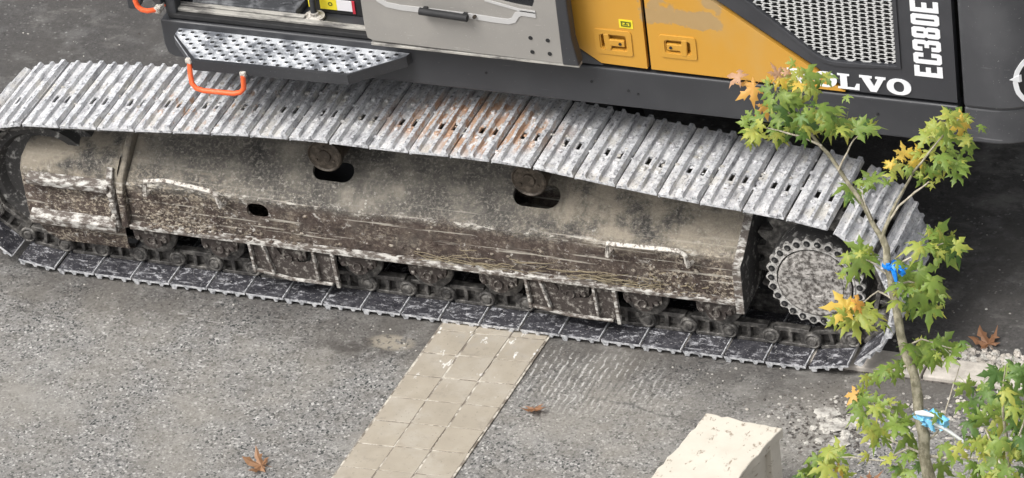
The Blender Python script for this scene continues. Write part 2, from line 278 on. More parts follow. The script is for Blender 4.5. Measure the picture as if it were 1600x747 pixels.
MT = dict(asphalt=mat_asphalt(), shoe=mat_shoe(), edge=mat_shoe_edge(), inner=mat_shoe_inner(), chain=mat_chain(), frame=mat_frame(),
    lip=mat_worn('scuffed_lip', (0.10, 0.082, 0.070), (0.52, 0.505, 0.47), 38, 0.44, 0.62, st=(0.5, 1, 1)),
    crust=mat_worn('pale_mud_crust', (0.13, 0.10, 0.072), (0.34, 0.305, 0.255), 50, 0.40, 0.60),
    hbar=mat_worn('rubbed_handle_bar', (0.14, 0.115, 0.095), (0.56, 0.53, 0.48), 44, 0.40, 0.54),
    hubc=mat_worn('grime_caked_hub_centre', (0.065, 0.057, 0.051), (0.42, 0.40, 0.375), 40, 0.38, 0.62),
    bar=mat_worn('scuffed_bar', (0.16, 0.14, 0.12), (0.55, 0.52, 0.47), 40, 0.42, 0.54),
    brown=mat_worn('brown_crusted_steel', (0.042, 0.033, 0.029), (0.26, 0.24, 0.215), 34, 0.50, 0.66),
    hub=mat_worn('white_caked_hub', (0.13, 0.12, 0.112), (0.52, 0.505, 0.48), 46, 0.36, 0.58),
    drum=mat_worn('dark_caked_drum', (0.040, 0.038, 0.037), (0.34, 0.33, 0.31), 22, 0.53, 0.68),
    cap=mat_worn('roller_cap_steel', (0.040, 0.031, 0.023), (0.095, 0.077, 0.060), 30, 0.45, 0.62, 0.3, 0.5),
    black=mat_flat('plain_black_paint', (0.012, 0.012, 0.013), 0.7),  # black is the own colour of handle, seal, console and housing
    dark=mat_paint('anthracite_paint', (0.032, 0.033, 0.037), 0.5, 0.15, (0.10, 0.10, 0.10)),
    darkp=mat_paint('charcoal_panel_paint', (0.036, 0.037, 0.042), 0.45, 0.16, (0.11, 0.11, 0.115)),
    cwt=mat_paint('counterweight_paint', (0.052, 0.053, 0.058), 0.5, 0.3, (0.13, 0.13, 0.135)),
    grey=mat_paint('grey_door_paint', (0.255, 0.243, 0.226), 0.45, 0.35, (0.36, 0.34, 0.31)),
    grey2=mat_paint('pale_grey_trim', (0.46, 0.455, 0.45), 0.4, 0.2),
    sill=mat_worn('scuffed_sill', (0.11, 0.105, 0.10), (0.40, 0.385, 0.35), 18, 0.36, 0.58, st=(0.3, 1, 1)),
    yellow=mat_yellow(), white=mat_flat('white_vinyl', (0.78, 0.79, 0.80), 0.5), orange=mat_worn('orange_grab_rail_paint', (0.85, 0.12, 0.03), (0.80, 0.20, 0.09), 40, 0.5, 0.7, 0, 0.45),
    mesh=mat_flat('grille_mesh_grey', (0.60, 0.60, 0.59), 0.5, 0.1), label=mat_flat('label_yellow', (0.80, 0.66, 0.03), 0.5), labelw=mat_flat('label_white', (0.74, 0.72, 0.74), 0.5),
    red=mat_flat('label_red', (0.50, 0.03, 0.05), 0.5), rubber=mat_worn('rubber_mat', (0.045, 0.047, 0.052), (0.17, 0.175, 0.185), 14, 0.45, 0.65, 0, 0.7),
    stepm=mat_worn('scuffed_step_plate', (0.16, 0.17, 0.19), (0.62, 0.64, 0.67), 10, 0.36, 0.60, 0.2, 0.5), hole=mat_flat('hole_dark', (0.01, 0.01, 0.011), 0.8),
    stone=mat_stone(), tile=mat_tile(), grout=mat_worn('tile_bed_mortar', (0.15, 0.125, 0.10), (0.50, 0.465, 0.40), 16, 0.42, 0.60),
    kerb=mat_worn('pale_concrete', (0.36, 0.33, 0.29), (0.50, 0.46, 0.41), 9, 0.4, 0.6), rubble=mat_worn('broken_plaster', (0.22, 0.205, 0.185), (0.48, 0.46, 0.42), 20, 0.35, 0.6),
    soil=mat_worn('dark_grit', (0.035, 0.03, 0.027), (0.15, 0.135, 0.12), 40, 0.4, 0.6), bark=mat_worn('young_bark', (0.15, 0.135, 0.085), (0.33, 0.30, 0.22), 40, 0.4, 0.62, st=(1, 1, 0.4)),
    twig=mat_worn('pale_twig', (0.30, 0.26, 0.19), (0.50, 0.46, 0.38), 60, 0.4, 0.6), straw=mat_flat('dry_straw', (0.27, 0.225, 0.145), 0.8),
    glass=mat_flat('dark_glass', (0.012, 0.013, 0.016), 0.12), blue=mat_flat('blue_plastic', (0.01, 0.22, 0.72), 0.35), pblue=mat_flat('pale_blue_plastic', (0.22, 0.58, 0.84), 0.4),
    wstrap=mat_flat('white_strap', (0.75, 0.76, 0.76), 0.4), ink=mat_flat('label_ink', (0.10, 0.12, 0.01), 0.6),
    lg=mat_leaf('green_leaf', (0.125, 0.205, 0.030), (0.225, 0.315, 0.060), (0.34, 0.36, 0.075)),
    ldg=mat_leaf('deep_green_leaf', (0.065, 0.135, 0.028), (0.12, 0.21, 0.042), (0.17, 0.24, 0.05)),
    lyg=mat_leaf('yellow_green_leaf', (0.26, 0.33, 0.055), (0.40, 0.42, 0.085), (0.58, 0.45, 0.08)),
    ly=mat_leaf('yellow_leaf', (0.58, 0.42, 0.055), (0.68, 0.47, 0.09), (0.45, 0.40, 0.08)),
    lo=mat_leaf('orange_leaf', (0.70, 0.33, 0.06), (0.66, 0.40, 0.12), (0.62, 0.46, 0.10)),
    lp=mat_leaf('peach_leaf', (0.56, 0.33, 0.20), (0.48, 0.28, 0.16), (0.38, 0.18, 0.09)),
    lb=mat_leaf('fallen_brown_leaf', (0.30, 0.15, 0.075), (0.37, 0.205, 0.11), (0.20, 0.09, 0.045)))

# ------------------------------------------------------------------ mesh helpers
class MB:
    def __init__(s): s.v = []; s.f = []; s.mi = []
    def add(s, vs, fs, mi=0):
        o = len(s.v); s.v += [tuple(v) for v in vs]; s.f += [tuple(i + o for i in f) for f in fs]; s.mi += [mi] * len(fs)
    def box(s, x0, x1, y0, y1, z0, z1, mi=0):
        s.add([(x, y, z) for z in (z0, z1) for y in (y0, y1) for x in (x0, x1)],
              [(0, 2, 3, 1), (4, 5, 7, 6), (0, 1, 5, 4), (2, 6, 7, 3), (0, 4, 6, 2), (1, 3, 7, 5)], mi); return s
    def prism(s, poly, fn, d0, d1, mi=0, mside=None, mback=None):
        n = len(poly)
        s.add([fn(u, v, d0) for u, v in poly], [tuple(range(n))], mi)
        s.add([fn(u, v, d1) for u, v in poly], [tuple(range(n))[::-1]], mi if mback is None else mback)
        s.add([fn(u, v, d) for d in (d0, d1) for u, v in poly], [(i, (i + 1) % n, n + (i + 1) % n, n + i) for i in range(n)], mi if mside is None else mside); return s
    def tube(s, pts, r, n=8, mi=0, cap=True):
        pts = [Vector(p) for p in pts]; k = len(pts); rr = r if isinstance(r, (list, tuple)) else [r] * k; vs = []
        up = None
        for i, p in enumerate(pts):
            t = (pts[min(i + 1, k - 1)] - pts[max(i - 1, 0)]).normalized()
            if up is None: up = t.orthogonal().normalized()
            up = (up - t * up.dot(t)).normalized(); b = t.cross(up)
            vs += [p + (up * math.cos(2 * math.pi * j / n) + b * math.sin(2 * math.pi * j / n)) * rr[i] for j in range(n)]
        fs = [(i * n + j, i * n + (j + 1) % n, (i + 1) * n + (j + 1) % n, (i + 1) * n + j) for i in range(k - 1) for j in range(n)]
        if cap: fs += [tuple(range(n))[::-1], tuple((k - 1) * n + j for j in range(n))]
        s.add(vs, fs, mi); return s
    def lathe(s, prof, c, n=32, mi=0, axis='y'):        # profile [(r, h)], along axis from centre c
        vs = []
        for r, h in prof:
            for j in range(n):
                a = 2 * math.pi * j / n; q = (r * math.cos(a), r * math.sin(a))
                vs.append((c[0] + q[0], c[1] + h, c[2] + q[1]) if axis == 'y' else (c[0] + q[0], c[1] + q[1], c[2] + h))
        k = len(prof); fs = [(i * n + j, i * n + (j + 1) % n, (i + 1) * n + (j + 1) % n, (i + 1) * n + j) for i in range(k - 1) for j in range(n)]
        fs += [tuple(range(n)), tuple((k - 1) * n + j for j in range(n))[::-1]]
        s.add(vs, fs, mi); return s
    def plate(s, outer, holes, fn, d0, d1, mi=0, mside=None):      # flat plate with holes, front at d0, back at d1
        bm = bmesh.new(); loops = [outer] + holes
        for lp in loops:
            vv = [bm.verts.new((u, v, 0)) for u, v in lp]
            for i in range(len(vv)): bm.edges.new((vv[i], vv[(i + 1) % len(vv)]))
        bmesh.ops.triangle_fill(bm, use_beauty=True, use_dissolve=False, edges=bm.edges[:])
        bm.verts.index_update(); vs = [(v.co.x, v.co.y) for v in bm.verts]; fs = [tuple(v.index for v in f.verts) for f in bm.faces]; bm.free()
        s.add([fn(u, v, d0) for u, v in vs], fs, mi); s.add([fn(u, v, d1) for u, v in vs], [f[::-1] for f in fs], mi)
        for lp in loops:
            n = len(lp); s.add([fn(u, v, d) for d in (d0, d1) for u, v in lp], [(i, (i + 1) % n, n + (i + 1) % n, n + i) for i in range(n)], mi if mside is None else mside)
        return s
    def build(s, name, mats, parent=None, bevel=0, smooth=None, weld=True, seg=2):
        me = bpy.data.meshes.new(name); me.from_pydata(s.v, [], s.f)
        if not isinstance(mats, (list, tuple)): mats = [mats]
        for q in mats: me.materials.append(MT[q])
        me.polygons.foreach_set('material_index', s.mi)
        bm = bmesh.new(); bm.from_mesh(me)
        if weld: bmesh.ops.remove_doubles(bm, verts=bm.verts[:], dist=1e-5)
        bmesh.ops.recalc_face_normals(bm, faces=bm.faces[:]); bm.to_mesh(me); bm.free()
        if smooth is not None:
            me.polygons.foreach_set('use_smooth', [True] * len(me.polygons)); me.set_sharp_from_angle(angle=R(smooth))
        o = bpy.data.objects.new(name, me); COL.objects.link(o); o.parent = parent
        if bevel:
            b = o.modifiers.new('bevel', 'BEVEL'); b.width = bevel; b.segments = seg; b.limit_method = 'ANGLE'; b.angle_limit = R(35)
        return o
def tag(o, label=None, cat=None, group=None, kind=None):
    if label: o['label'] = label
    if cat: o['category'] = cat
    if group: o['group'] = group
    if kind: o['kind'] = kind
    return o
def empty(name, loc=(0, 0, 0)):
    o = bpy.data.objects.new(name, None); COL.objects.link(o); o.location = loc; o.empty_display_size = 0.2; return o
XZ = lambda y0=0.0: (lambda u, v, d: (u, y0 + d, v))          # facing -Y; depth runs to +Y
def ellipse(cx, cy, a, b, n=20, p=2.0):
    r = []
    for i in range(n):
        t = 2 * math.pi * i / n; c, s_ = math.cos(t), math.sin(t)
        r.append((cx + a * math.copysign(abs(c) ** (2 / p), c), cy + b * math.copysign(abs(s_) ** (2 / p), s_)))
    return r
def rrect(x0, x1, z0, z1, r, n=4):
    out = []
    for cx, cz, a0 in ((x1 - r, z1 - r, 0), (x0 + r, z1 - r, 90), (x0 + r, z0 + r, 180), (x1 - r, z0 + r, 270)):
        out += [(cx + r * math.cos(R(a0 + 90 * i / n)), cz + r * math.sin(R(a0 + 90 * i / n))) for i in range(n + 1)]
    return out
def copy(o, parent=None):
    c = o.copy(); COL.objects.link(c); mi = o.matrix_parent_inverse.copy(); c.parent = parent; c.matrix_parent_inverse = mi; return c
TREE_LEAVES=[(3.636,-4.57,4.651,-0.87,-0.33,0.37,0.47,-0.35,0.81,0.092,'yg'),
(3.672,-4.572,4.673,0.55,0.83,-0.08,0.51,-0.26,0.82,0.101,'yg'),
(3.587,-4.432,4.536,-0.79,-0.61,0.09,-0.02,0.17,0.98,0.093,'y'),
(3.65,-4.363,4.494,-0.59,-0.77,-0.22,0.56,-0.6,0.58,0.093,'g'),
(3.617,-4.58,4.671,-0.47,0.48,0.74,0.48,-0.56,0.67,0.069,'p'),
(3.456,-4.537,4.547,-0.65,-0.74,-0.18,0.37,-0.52,0.77,0.134,'o'),
(3.403,-4.527,4.595,-0.95,0.22,0.23,0.11,-0.46,0.88,0.093,'p'),
(3.585,-4.593,4.675,-0.48,0.43,0.77,0.72,-0.31,0.62,0.106,'p'),
(3.579,-4.528,4.59,0.64,-0.4,-0.66,0.34,-0.62,0.71,0.079,'y'),
(3.666,-4.606,4.639,-0.44,-0.9,0.08,0.02,0.08,1,0.092,'y'),
(3.667,-4.499,4.593,0.96,0.12,-0.25,0.27,-0.6,0.75,0.078,'o'),
(3.689,-4.515,4.628,0.91,0.38,-0.13,0.28,-0.35,0.89,0.129,'g'),
(3.692,-4.366,4.518,0.45,-0.82,-0.34,-0.23,-0.48,0.85,0.102,'g'),
(3.626,-4.473,4.528,-0.09,-0.97,-0.24,-0.19,-0.22,0.96,0.111,'yg'),
(3.554,-4.636,4.622,-1,-0,0.05,0.03,-0.8,0.6,0.106,'g'),
(3.576,-4.678,4.608,-0.91,-0.2,-0.35,-0.18,-0.57,0.8,0.11,'g'),
(3.587,-4.54,4.549,0.92,-0.36,0.14,-0.33,-0.56,0.75,0.12,'g'),
(3.594,-4.527,4.476,0.58,-0.76,-0.3,-0.4,-0.58,0.71,0.167,'g'),
(3.581,-4.563,4.475,-0.52,-0.66,-0.55,0.43,-0.75,0.5,0.139,'dg'),
(3.504,-4.637,4.491,-1,0.06,-0.01,-0.04,-0.59,0.81,0.125,'g'),
(3.431,-4.523,4.419,-0.93,-0.19,-0.32,-0.03,-0.83,0.55,0.093,'g'),
(3.483,-4.471,4.42,0.35,-0.46,-0.82,0.49,-0.65,0.58,0.084,'o'),
(3.542,-4.71,4.515,-0.89,-0.24,-0.39,-0.04,-0.8,0.6,0.106,'yg'),
(3.513,-4.722,4.491,-0.74,-0.67,-0.03,0.12,-0.18,0.98,0.092,'yg'),
(3.55,-4.504,4.338,0.15,-0.7,-0.7,0.67,-0.45,0.59,0.154,'g'),
(3.517,-4.502,4.352,-0.1,-0.93,-0.35,0.03,-0.35,0.94,0.117,'g'),
(3.51,-4.632,4.41,0.25,-0.97,0.01,0.01,0.02,1,0.13,'yg'),
(3.458,-4.57,4.358,-0.33,-0.74,-0.58,0.38,-0.67,0.64,0.102,'yg'),
(3.765,-4.605,4.553,0.94,0.33,0.04,0.09,-0.37,0.93,0.142,'g'),
(3.771,-4.56,4.497,0.92,0.12,-0.37,0.38,-0.11,0.92,0.138,'g'),
(3.788,-4.49,4.432,0.96,0.26,0.05,-0.07,0.06,1,0.13,'g'),
(3.663,-4.44,4.384,-0.11,-0.93,-0.34,0.42,-0.36,0.83,0.135,'yg'),
(3.691,-4.404,4.347,-0.67,-0.74,-0.06,0.28,-0.33,0.9,0.131,'yg'),
(3.782,-4.453,4.374,0.17,-0.8,-0.58,0.18,-0.55,0.81,0.121,'yg'),
(3.788,-4.645,4.493,0.05,-0.67,-0.74,0.59,-0.58,0.57,0.106,'g'),
(3.792,-4.58,4.435,0,-0.99,-0.12,-0.21,-0.12,0.97,0.106,'g'),
(3.886,-4.58,4.464,0.99,0.1,-0.05,0.1,-0.66,0.74,0.143,'g'),
(3.9,-4.511,4.426,0.82,0.45,0.35,-0.16,-0.4,0.9,0.092,'g'),
(3.61,-4.497,4.375,0.6,-0.32,-0.74,0.49,-0.58,0.65,0.14,'dg'),
(3.7,-4.666,4.457,0.48,-0.67,-0.57,0.75,-0.03,0.66,0.129,'dg'),
(3.718,-4.639,4.546,0.54,0.72,0.44,0.42,-0.68,0.6,0.11,'g'),
(3.582,-4.425,4.503,0.21,0.94,0.25,0.46,-0.33,0.82,0.084,'yg'),
(3.757,-4.449,4.457,0.77,0.61,0.21,-0.19,-0.09,0.98,0.093,'g'),
(3.661,-4.568,4.455,0.46,-0.45,-0.76,0.59,-0.48,0.64,0.139,'g'),
(3.59,-4.657,4.509,-0.79,-0.37,-0.5,-0.12,-0.7,0.71,0.115,'g'),
(3.992,-4.444,4.289,-0.34,0.63,0.7,0.45,-0.55,0.7,0.116,'y'),
(3.95,-4.437,4.206,-0.42,-0.58,-0.7,0.05,-0.78,0.62,0.107,'yg'),
(4.008,-4.653,4.373,-0.82,0.32,0.47,0.08,-0.75,0.66,0.083,'y'),
(4.052,-4.32,4.306,-0.99,0.16,-0.05,-0.13,-0.52,0.84,0.135,'yg'),
(4.059,-4.432,4.351,-0.97,-0.23,0.07,0.19,-0.53,0.83,0.12,'yg'),
(4.17,-4.413,4.442,0.61,0.75,0.25,0.33,-0.52,0.79,0.147,'yg'),
(4.142,-4.224,4.328,0.9,0.44,0.04,0.13,-0.34,0.93,0.131,'g'),
(4.169,-4.345,4.36,-0.63,-0.75,-0.2,0.53,-0.6,0.6,0.125,'y'),
(4.178,-4.28,4.329,0.84,0.51,-0.18,0.52,-0.68,0.51,0.093,'yg'),
(4.158,-4.393,4.333,0.99,-0.06,0.12,-0.13,-0.37,0.92,0.134,'g'),
(4.173,-4.263,4.251,0.96,-0.15,-0.24,0.19,-0.28,0.94,0.117,'g'),
(4.221,-4.4,4.302,0.54,-0.47,-0.69,0.16,-0.75,0.64,0.12,'g'),
(4.107,-4.39,4.308,-0.34,-0.93,-0.13,0.42,-0.27,0.87,0.13,'yg'),
(4.176,-4.563,4.363,0.54,-0.84,-0.02,-0.13,-0.11,0.99,0.124,'g'),
(4.047,-4.468,4.29,-0.73,-0.28,0.63,0.68,-0.43,0.6,0.12,'y'),
(4.187,-4.384,4.22,0.77,-0.35,-0.53,0.24,-0.61,0.76,0.13,'g'),
(4.23,-4.53,4.304,0.75,-0.63,-0.22,0.24,-0.05,0.97,0.115,'g'),
(4.1,-4.376,4.186,0.07,-0.95,-0.31,0.16,-0.29,0.94,0.126,'g'),
(4.092,-4.469,4.23,0.04,-0.6,-0.8,-0.33,-0.76,0.55,0.116,'g'),
(4.05,-4.384,4.202,0.83,-0.07,-0.56,0.56,0.1,0.82,0.093,'yg'),
(3.999,-4.394,4.185,-0.17,-0.97,-0.18,0.25,-0.22,0.94,0.107,'g'),
(4.143,-4.332,4.225,0.99,0.01,-0.11,0.11,-0.32,0.94,0.117,'g'),
(4.081,-4.298,4.318,0.54,0.81,0.25,0.32,-0.47,0.82,0.103,'yg'),
(4.104,-4.488,4.327,-0.5,-0.8,0.32,0.44,0.08,0.89,0.12,'yg'),
(4.16,-4.454,4.401,0.58,-0.64,-0.5,0.54,-0.16,0.83,0.115,'g'),
(4.05,-4.44,4.166,-0.35,-0.87,-0.34,0.69,-0.48,0.54,0.084,'g'),
(3.867,-4.519,4.182,-0.92,-0.37,0.11,0.38,-0.79,0.49,0.102,'g'),
(3.817,-4.578,4.186,0.27,-0.96,-0.11,0.41,0.02,0.91,0.112,'g'),
(3.906,-4.723,4.328,0.11,-0.97,-0.19,-0.48,-0.22,0.85,0.078,'g'),
(3.911,-4.543,4.232,0.75,0.44,0.49,-0.46,-0.2,0.87,0.093,'g'),
(3.861,-4.621,4.21,-0.58,-0.79,0.17,0.06,0.16,0.98,0.093,'g'),
(4.157,-4.57,4.003,0.92,0.34,-0.19,0.38,-0.75,0.54,0.214,'g'),
(4.129,-4.63,4.062,0.73,0.59,0.36,-0.52,0.13,0.84,0.139,'g'),
(4.135,-4.683,4.054,-0.99,-0.05,0.14,0.14,0.02,0.99,0.129,'g'),
(4.152,-4.524,3.914,0.67,-0.62,-0.41,-0,-0.56,0.83,0.14,'g'),
(4.124,-4.524,3.927,-0.02,-0.57,-0.82,0.07,-0.82,0.57,0.14,'g'),
(4.237,-4.612,4.02,0.99,0.12,-0.11,0.16,-0.68,0.72,0.134,'yg'),
(4.122,-4.77,4.111,-0.8,-0.56,0.22,0.36,-0.14,0.92,0.106,'yg'),
(3.905,-4.716,4.005,-0.91,-0.3,0.28,0.16,0.37,0.91,0.172,'g'),
(3.865,-4.68,4.002,-0.86,-0.06,0.5,0.23,-0.93,0.28,0.116,'g'),
(3.92,-4.844,4.06,-0.26,-0.79,-0.55,0.18,-0.6,0.78,0.147,'g'),
(3.928,-4.749,3.979,-0.35,-0.78,-0.52,-0.39,-0.38,0.84,0.125,'g'),
(3.892,-4.884,4.106,-0.7,-0.54,-0.47,-0.18,-0.51,0.84,0.11,'yg'),
(3.93,-4.7,4.014,0.7,0.17,-0.7,0.7,-0.37,0.61,0.102,'yg'),
(3.897,-4.842,4.016,-0.07,-0.87,-0.48,0.3,-0.48,0.82,0.092,'g'),
(4.036,-4.617,3.864,0.89,0.09,-0.45,0.44,-0.44,0.78,0.163,'g'),
(4.127,-4.725,3.952,0.85,-0.36,-0.38,0.01,-0.72,0.7,0.153,'g'),
(4.205,-4.818,3.987,0.92,0.04,-0.38,0.35,-0.5,0.8,0.147,'g'),
(4.069,-4.636,3.836,0.77,-0.23,-0.59,0.58,-0.11,0.8,0.14,'g'),
(4.115,-4.884,3.987,-0.36,-0.9,-0.24,-0.5,-0.03,0.87,0.128,'g'),
(4.164,-4.852,3.938,0.37,-0.53,-0.77,0.2,-0.76,0.62,0.142,'g'),
(4.089,-4.741,3.815,0.25,-0.71,-0.65,0.43,-0.53,0.74,0.116,'g'),
(4.183,-4.845,3.885,0.34,-0.81,-0.47,0.34,-0.36,0.87,0.129,'g'),
(4.191,-4.731,3.863,0.52,-0.63,-0.58,-0.16,-0.73,0.66,0.116,'g'),
(4.086,-4.878,4.012,-0.71,-0.58,0.4,0.3,0.26,0.92,0.092,'g'),
(4.08,-4.902,3.955,-0.34,-0.8,0.49,0.12,0.48,0.87,0.092,'yg'),
(3.892,-4.98,3.953,-0.87,-0.41,0.26,0.46,-0.51,0.73,0.147,'y'),
(3.926,-4.948,3.958,-0.94,0.33,0.05,-0.08,-0.36,0.93,0.092,'y'),
(3.968,-4.972,3.976,0.61,0.75,-0.26,0.67,-0.32,0.67,0.105,'o'),
(3.981,-4.949,3.916,1,0.02,-0.02,0.03,-0.52,0.85,0.138,'yg'),
(3.926,-4.959,3.915,-0.3,-0.43,-0.85,0.45,-0.85,0.28,0.115,'yg'),
(3.861,-4.867,3.807,-0.08,-0.99,-0.08,0.42,-0.11,0.9,0.139,'yg'),
(3.93,-4.939,3.851,0.6,-0.69,-0.41,0.38,-0.2,0.9,0.129,'yg'),
(4.021,-4.965,3.939,0.9,0.22,-0.38,0.32,0.25,0.91,0.101,'yg'),
(4.134,-4.915,3.774,0.93,0.28,-0.22,0.19,0.11,0.98,0.161,'g'),
(4.142,-4.8,3.67,0.83,-0.47,-0.3,0.1,-0.42,0.9,0.149,'g'),
(4.207,-4.76,3.675,1,-0.09,-0,-0.08,-0.91,0.4,0.153,'g'),
(4.283,-4.857,3.738,0.9,0.2,0.39,-0.37,-0.13,0.92,0.125,'g'),
(4.219,-4.931,3.741,0.28,-0.75,-0.61,0.8,-0.17,0.58,0.143,'g'),
(4.158,-4.899,3.692,0.27,-0.86,-0.43,0.62,-0.19,0.76,0.12,'g'),
(4.264,-4.923,3.737,-0.11,-0.98,-0.15,-0.49,-0.08,0.87,0.115,'g'),
(4.089,-4.851,3.675,-0.25,-0.96,0.14,0.42,0.02,0.9,0.102,'g'),
(4.224,-4.891,3.793,0.81,0.57,-0.12,0.06,0.12,0.99,0.106,'g'),
(4.065,-5.084,3.77,-0.96,-0.18,-0.23,-0.12,-0.48,0.87,0.128,'g'),
(3.973,-4.902,3.591,-0.5,-0.74,-0.45,0.3,-0.64,0.71,0.112,'g'),
(4.059,-4.933,3.638,0.38,-0.69,-0.62,0.41,-0.47,0.78,0.102,'g'),
(4.051,-4.972,3.71,-0.97,0.08,0.23,0.21,-0.18,0.96,0.092,'g'),
(4.113,-5.025,3.74,0.12,-0.98,-0.16,0.74,-0.02,0.67,0.101,'g'),
(3.924,-5.023,3.6,-0.98,0.11,-0.16,-0.19,-0.57,0.8,0.093,'o'),
(4,-5.105,3.638,0.44,-0.66,-0.61,-0.33,-0.75,0.57,0.124,'g'),
(3.995,-5.017,3.538,-0.94,-0.05,-0.34,-0.28,0.72,0.64,0.121,'g'),
(4.005,-5.194,3.652,-0.54,-0.84,-0.05,0.29,-0.24,0.93,0.128,'g'),
(3.961,-5.003,3.464,-0.48,-0.58,-0.66,-0.14,-0.69,0.71,0.116,'g'),
(4.069,-5.112,3.619,0.92,-0.31,-0.25,-0.2,-0.9,0.39,0.101,'g'),
(3.932,-4.94,3.524,0.64,0.51,0.58,-0.21,-0.61,0.77,0.093,'yg'),
(4.005,-4.967,3.555,0.77,0.6,0.21,0.32,-0.66,0.68,0.102,'g'),
(4.112,-5.151,3.586,-0.87,-0.14,-0.47,-0.03,-0.94,0.33,0.142,'g'),
(4.012,-5.018,3.431,-0.33,-0.34,-0.88,0.4,-0.9,0.2,0.135,'yg'),
(4.081,-5.118,3.482,0.74,-0.45,-0.5,0.66,0.33,0.68,0.129,'g'),
(4.147,-5.157,3.585,0.86,-0.51,0.07,-0.16,-0.13,0.98,0.115,'g'),
(4.035,-5.162,3.536,-0.41,-0.91,0.06,0.53,-0.18,0.83,0.106,'yg'),
(4.102,-4.958,3.454,0.87,0.44,-0.22,0.3,-0.11,0.95,0.093,'g'),
(3.993,-5.015,3.379,-0.09,-0.73,-0.68,-0.64,-0.49,0.6,0.117,'g'),
(3.882,-5.252,3.496,-0.89,-0.39,-0.22,-0.14,-0.22,0.97,0.134,'yg'),
(3.867,-5.107,3.398,-0.98,0.11,0.14,0.02,-0.71,0.71,0.116,'yg'),
(3.864,-5.291,3.482,-0.25,-0.82,-0.52,0.12,-0.55,0.83,0.12,'g'),
(3.901,-5.22,3.435,0.59,-0.59,-0.56,0.34,-0.45,0.83,0.129,'yg'),
(3.916,-5.137,3.405,0.97,0.18,0.14,0.02,-0.68,0.73,0.111,'g'),
(3.919,-5.342,3.488,0.1,-0.91,-0.41,0.47,-0.32,0.82,0.115,'yg'),
(3.848,-5.334,3.465,-0.36,-0.67,-0.65,0.91,-0.39,-0.09,0.106,'g'),
(3.923,-5.208,3.395,0.72,-0.36,-0.59,0.45,-0.41,0.8,0.102,'y'),
(3.889,-5.332,3.453,-0.09,-0.55,-0.83,0.46,-0.76,0.46,0.106,'g'),
(4.147,-5.043,3.437,0.47,-0.69,-0.55,0.64,-0.17,0.75,0.125,'g'),
(4.171,-5.067,3.412,-0.13,-0.86,-0.49,0.47,-0.49,0.73,0.116,'g'),
(4.177,-5.211,3.491,0.01,-0.97,-0.26,-0.16,-0.25,0.95,0.106,'g'),
(4.28,-5.054,3.438,0.64,-0.75,-0.19,-0.08,-0.31,0.95,0.115,'g'),
(4.321,-5.096,3.429,-0.04,-0.99,0.14,-0.08,0.14,0.99,0.12,'g'),
(4.224,-4.965,3.263,-0.21,-0.58,-0.78,-0.07,-0.79,0.61,0.117,'g'),
(4.198,-5.243,3.449,-0.06,-0.92,-0.38,0.12,-0.38,0.92,0.115,'g'),
(4.246,-5.029,3.558,-0.28,-0.86,-0.43,0.41,-0.51,0.76,0.101,'g'),
(4.13,-5.159,3.381,-0.48,-0.83,-0.27,0.33,-0.46,0.83,0.102,'g'),
(4.17,-5.02,3.313,0.4,-0.87,-0.28,0.07,-0.28,0.96,0.102,'dg'),
(3.588,-4.439,4.616,-0.87,-0.42,0.25,0.49,-0.69,0.54,0.077,'yg'),
(3.585,-4.516,4.627,0.84,0.49,-0.24,0.52,-0.85,0.08,0.056,'yg'),
(3.647,-4.62,4.652,-0.69,-0.6,-0.4,0.71,-0.66,-0.24,0.054,'yg'),
(3.698,-4.574,4.629,0.32,-0.91,-0.25,0.68,0.04,0.73,0.066,'yg'),
(3.6,-4.496,4.486,0.18,-0.81,-0.56,0.38,-0.47,0.8,0.064,'yg'),
(3.634,-4.418,4.551,0.95,-0.29,-0.12,-0.03,-0.47,0.88,0.068,'yg'),
(3.704,-4.406,4.555,0.99,-0.01,-0.16,0.16,-0.06,0.99,0.064,'yg'),
(3.668,-4.472,4.522,-0.51,-0.82,-0.27,0.36,-0.49,0.8,0.092,'yg'),
(3.544,-4.588,4.619,-0.83,-0.34,0.44,0.46,-0.86,0.22,0.074,'yg'),
(3.526,-4.547,4.517,0.26,0.9,0.34,-0.32,-0.25,0.91,0.074,'yg'),
(3.649,-4.61,4.57,0.95,-0.04,-0.31,0.16,-0.8,0.58,0.093,'g'),
(3.626,-4.617,4.588,0.92,0.2,0.34,-0.03,-0.83,0.56,0.102,'g'),
(3.529,-4.487,4.368,-0.56,-0.64,-0.53,0.33,-0.76,0.56,0.101,'dg'),
(3.441,-4.548,4.388,-0.9,0.3,0.32,0.3,-0.12,0.95,0.104,'g'),
(3.501,-4.739,4.547,-0.4,0.48,0.78,0.48,-0.62,0.63,0.067,'g'),
(3.559,-4.592,4.402,-0.73,-0.64,0.22,0.29,-0.01,0.96,0.058,'yg'),
(3.496,-4.7,4.467,-0.92,0.36,0.15,-0.12,-0.62,0.77,0.06,'yg'),
(3.577,-4.522,4.383,-0.79,-0.55,-0.26,-0.1,-0.29,0.95,0.077,'yg'),
(3.548,-4.533,4.357,0.96,-0.27,-0.02,-0.02,-0.14,0.99,0.094,'yg'),
(3.453,-4.558,4.337,0.84,0.2,-0.5,0.54,-0.18,0.82,0.064,'yg'),
(3.701,-4.521,4.455,-0.05,0.82,0.57,0,-0.57,0.82,0.086,'yg'),
(3.708,-4.376,4.375,0.95,0.19,0.26,-0.22,-0.22,0.95,0.097,'yg'),
(3.772,-4.593,4.484,0.96,-0.01,-0.28,0.24,-0.45,0.86,0.094,'yg'),
(3.698,-4.608,4.463,0.97,0.08,-0.23,0.2,0.22,0.95,0.099,'yg'),
(3.738,-4.578,4.469,-0.99,0.15,0.05,-0.1,-0.82,0.56,0.102,'yg'),
(3.831,-4.625,4.484,0.95,0.31,0.04,-0.06,0.05,1,0.087,'yg'),
